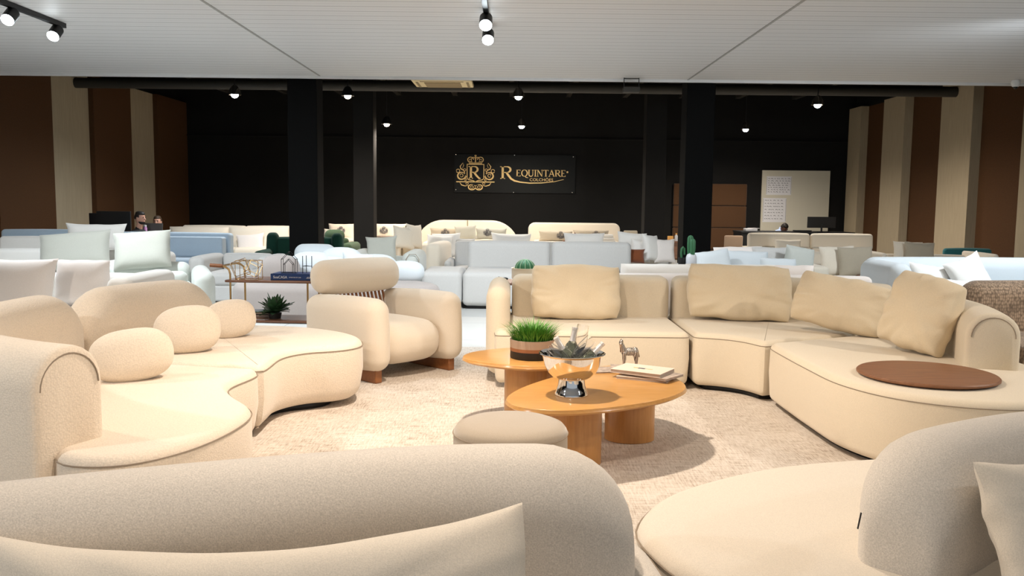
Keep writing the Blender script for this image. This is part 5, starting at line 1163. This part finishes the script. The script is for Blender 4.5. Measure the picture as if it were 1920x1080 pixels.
# people
def person(label, x, y, rz, sz, skin, shirt, hair, hs_, lean=0.1, head_tilt=0.0, turn=0.0, hz=0.0, beard=False, s=0.88):
    """seated figure facing -Y, one continuous body; seat height sz (before scaling)"""
    o = thing('person', label, 'person', (x, y, 0), rz, s=s)
    hip = sz + 0.10; ly = -lean
    sh_z = hip + 0.50 - abs(lean) * 0.15; hd = Vector((0, ly - 0.03 - head_tilt * 0.12, sh_z + 0.26 - head_tilt * 0.10 + hz))
    pr = [(blob(0.165, 0.115, 0.13, 2.3, 12), T(0, 0, hip)), (blob(0.175, 0.115, 0.22, 2.2, 12), T(0, ly * 0.5, hip + 0.26)), (blob(0.20, 0.10, 0.10, 2.2, 12), T(0, ly, sh_z - 0.05)),
          (caps((0, ly, sh_z), (hd.x, hd.y, hd.z - 0.06), 0.058, 0.052), None)]
    HM_ = Matrix.Translation(hd) @ Matrix.Rotation(turn, 4, 'Z') @ Matrix.Rotation(head_tilt, 4, 'X')
    pr += [(blob(0.074, 0.092, 0.105, 2.1, 16), HM_), (blob(0.05, 0.05, 0.045, 2, 10), HM_ @ T(0, -0.042, -0.065)), (caps((0, -0.088, 0.01), (0, -0.110, -0.022), 0.011, 0.015), HM_),
           (blob(0.009, 0.02, 0.03, 2, 8), HM_ @ T(0.078, 0.005, -0.01)), (blob(0.009, 0.02, 0.03, 2, 8), HM_ @ T(-0.078, 0.005, -0.01)), (caps((-0.02, -0.085, -0.055), (0.02, -0.085, -0.055), 0.010, 0.010), HM_)]
    shp = [(blob(0.172, 0.122, 0.24, 2.3, 14), T(0, ly * 0.45, hip + 0.24)), (blob(0.212, 0.108, 0.11, 2.2, 12), T(0, ly, sh_z - 0.055)), (caps((0, ly, sh_z - 0.02), (0, ly - 0.005, sh_z + 0.055), 0.075, 0.062), None)]
    for sx in (-1, 1):
        S = Vector((sx * 0.19, ly, sh_z - 0.05)); E_ = Vector((sx * 0.24, ly - 0.10, sh_z - 0.30)); Wr = Vector((sx * 0.13, ly - 0.32, sh_z - 0.27))
        pr += [(caps(S, E_, 0.050, 0.040), None), (caps(E_, Wr, 0.039, 0.026), None), (blob(0.038, 0.045, 0.016, 2.3, 10), T(Wr.x - sx * 0.01, Wr.y - 0.04, Wr.z))]
        for f in range(4): pr.append((caps((Wr.x - sx * 0.01 + (f - 1.5) * 0.018, Wr.y - 0.07, Wr.z), (Wr.x - sx * 0.02 + (f - 1.5) * 0.020, Wr.y - 0.125 - 0.012 * (1 if f in (1, 2) else 0), Wr.z - 0.014), 0.0095, 0.008), None))
        pr.append((caps((Wr.x - sx * 0.04, Wr.y - 0.02, Wr.z), (Wr.x - sx * 0.075, Wr.y - 0.065, Wr.z - 0.008), 0.011, 0.009), None))
        shp += [(caps(S, E_, 0.062, 0.052), None), (caps(E_, E_.lerp(Wr, 0.8), 0.05, 0.036), None)]
        K = Vector((sx * 0.14, -0.42, sz + 0.06)); An = Vector((sx * 0.13, -0.40, 0.08))
        pr += [(caps((sx * 0.09, 0, hip - 0.03), K, 0.085, 0.058), None), (caps(K, An, 0.056, 0.038), None), (caps(An + Vector((0, 0.03, -0.035)), An + Vector((0, -0.15, -0.045)), 0.036, 0.030), None)]
    fused('body', pr, skin, o, 0.008, 4)
    fused('shirt', shp, shirt, o, 0.010, 4)
    tr = []
    for sx in (-1, 1): tr += [(caps((sx * 0.09, 0, hip - 0.03), (sx * 0.14, -0.42, sz + 0.06), 0.098, 0.070), None), (caps((sx * 0.14, -0.42, sz + 0.06), (sx * 0.13, -0.40, 0.12), 0.068, 0.052), None)]
    tr.append((blob(0.178, 0.13, 0.12, 2.3, 12), T(0, 0, hip - 0.01))); fused('trousers', tr, shirt_black, o, 0.010, 4)
    V, Fc = blob(0.080, 0.099, 0.108, 2.1, 20, 0.004, 3)
    keep = [f for f in Fc if sum(V[i][2] for i in f) / 4 > 0.028 + (0.035 if sum(V[i][1] for i in f) / 4 < -0.03 else -0.06 if sum(V[i][1] for i in f) / 4 > 0.02 else -0.02)]
    MB().add((V, keep), HM_ @ T(0, 0.005, 0.008 + hs_)).add(blob(0.066, 0.085, 0.05, 2.2, 12), HM_ @ T(0, 0.004, 0.072)).build('hair', hair, o)
    e = MB()
    for sx in (-1, 1): e.add(blob(0.013, 0.006, 0.006, 2, 8), HM_ @ T(sx * 0.029, -0.086, 0.012)).add(blob(0.018, 0.006, 0.004, 2, 8), HM_ @ T(sx * 0.030, -0.087, 0.030))
    e.build('eyes_and_brows', hair_m, o)
    if beard:
        V, Fc = blob(0.062, 0.062, 0.056, 2, 14); keep = [f for f in Fc if sum(V[i][2] for i in f) / 4 < 0.0]
        MB().add((V, keep), HM_ @ T(0, -0.036, -0.062)).build('beard', hair_m, o)
    return o
q = Q(254, 408, 14.0); office_chair('dark chair under the man in profile', q.x - 0.07, 13.98, PI / 2, black_plastic, 0.28, 0.5)
person('bearded person in a black shirt sitting in profile, looking right at the left desk', q.x - 0.03, 13.98, R_(78), 0.31, skin_m, shirt_black, hair_m, 0.0, 0.10, 0.10, 0.0, 0.0, True)
q = Q(296, 412, 15.25); office_chair('dark chair under the person behind the laptop', q.x, 15.35, 0, black_plastic, 0.20, 0.5)
person('person with short brown hair in a dark shirt, facing us behind the laptop', q.x, 15.3, R_(4), 0.22, skin_m, shirt_black, hair_b, 0.0, 0.06, 0.05, 0, 0.0, False, 0.86)

# right back: whiteboard, padded panel, desk
w0 = Q(1431, 319, 20.5); w1_ = Q(1553, 440, 20.5)
wb = thing('whiteboard', 'large cream-white board with two handwritten sheets on the back wall', 'board', ((w0.x + w1_.x) / 2, 20.57, 0.60))
WW = (w1_.x - w0.x) / 2; WH = w0.z - 0.60
MB().add(box(-WW, WW, -0.02, 0.02, 0, WH), smooth=False).build('panel', board_white, wb)
for (x0, x1, z0_, z1_) in ((-WW + 0.10, -WW + 0.68, 0.93, 1.36), (-WW + 0.04, -WW + 0.58, 0.30, 0.86)):
    s = MB().add(box(x0, x1, -0.024, -0.0205, z0_, z1_), smooth=False).build('paper_sheet', paper_white, wb); ink_m = MB(); random.seed(int(x0 * 100) + 5)
    for r in range(7):
        zz = z1_ - 0.06 - r * (z1_ - z0_ - 0.1) / 6.5; xx = x0 + 0.04
        while xx < x1 - 0.08:
            L = random.uniform(0.015, 0.06); ink_m.add(ribbon([(xx, zz), (xx + L / 2, zz + 0.012), (xx + L, zz - 0.005)], 0.009, 0.002), T(0, -0.0245, 0), smooth=False); xx += L + random.uniform(0.012, 0.05)
    for xx in (x0 + 0.01, x1 - 0.01): ink_m.add(ribbon([(xx, z0_ + 0.02), (xx, z1_ - 0.02)], 0.004, 0.002), T(0, -0.0245, 0), smooth=False)
    ink_m.build('handwriting', ink, s)
h0 = Q(1264, 343, 20.5); h1 = Q(1402, 343, 20.5)
for k, (a, b) in enumerate(((h0.x, (h0.x + h1.x) / 2 - 0.28), ((h0.x + h1.x) / 2 - 0.26, h1.x))):
    hp = thing('padded_wall_panel', ['narrow part of the brown padded wall panel left of the black column', 'wide brown padded wall panel of four stacked pads, right of the black column'][k], 'wall panel', ((a + b) / 2, 20.58, 0))
    for r in range(4): MB().add(softbox(b - a, 0.07, 0.50, 0.025, (0, 0.012, 0)), T(0, -0.03, h0.z - 0.26 - 0.51 * r)).build('pad', leather, hp)
desk('black desk in front of the whiteboard', Q(1388, 430, 17.5).x, Q(1600, 430, 17.5).x, 17.4, 18.1, 0.78, blackm)
q = Q(1407, 430, 17.7); solo('paper_pile', MB().add(softbox(0.24, 0.2, 0.05, 0.015), None).add(box(-0.02, 0.14, -0.12, 0.08, 0.026, 0.034), T(rz=0.3), smooth=False), paper_white, 'crumpled pile of white papers at the left end of the whiteboard desk', 'papers', T(q.x, 17.7, 0.806))
q = Q(1401, 451, 17.2); solo('drawer_unit', MB().add(softbox(0.24, 0.3, 0.5, 0.01)), pot_cream, 'small cream drawer box below the papers, beside the tan chair', 'cabinet', T(q.x, 17.15, 0.252))
monitor('black monitor seen from behind at the right end of the whiteboard desk', 1540, 17.6, 0.56, 0.22, 0.78)
q = Q(1490, 436, 17.6); solo('keyboard', MB().add(softbox(0.34, 0.14, 0.03, 0.01)), black_plastic, 'black keyboard lying between the monitor and the man in blue', 'keyboard', T(q.x + 0.15, 17.6, 0.796))
office_chair('tan upholstered chair with handle slot, below the brown padded wall panel', Q(1373, 450, 16.0).x, 16.0, PI - 0.15, tan_fab, 0.42, 0.76, 0.34)
q = Q(1183, 440, 16.6); office_chair('grey chair back with dark handle right of the wide headboard', q.x, 16.9, PI, taupe_fab, 0.42, 0.80, 0.28)
q = Q(1461, 425, 18.2); office_chair('dark chair under the person in pale blue', q.x, 18.5, 0, black_plastic, 0.22, 0.5)
person('person in a pale blue shirt bending over the desk below the whiteboard', q.x, 18.45, R_(20), 0.33, skin_d, shirt_blue, hair_m, 0.0, 0.22, 0.75, 0, -0.10, False, 0.85)
q = Q(1260, 450, 17.0); desk('brown wooden counter between the two right black columns', q.x - 0.22, q.x + 0.5, 16.3, 16.8, 0.62, cart_wood)
q = Q(1258, 441, 16.4); solo('carton', MB().add(softbox(0.10, 0.06, 0.09, 0.006)), orange, 'small cream-orange carton on the brown counter', 'box', T(q.x, 16.45, 0.667))
q = Q(1269, 441, 16.4); jb = thing('juice_bottle', 'small clear bottle with orange cap on the brown counter', 'bottle', (q.x, 16.45, 0.62))
MB().add(lathe([(0, 0), (0.03, 0), (0.03, 0.09), (0.012, 0.12)], 16)).build('body', pot_grey, jb); MB().add(lathe([(0.015, 0.12), (0.015, 0.145), (0, 0.145)], 14)).build('cap', orange, jb)
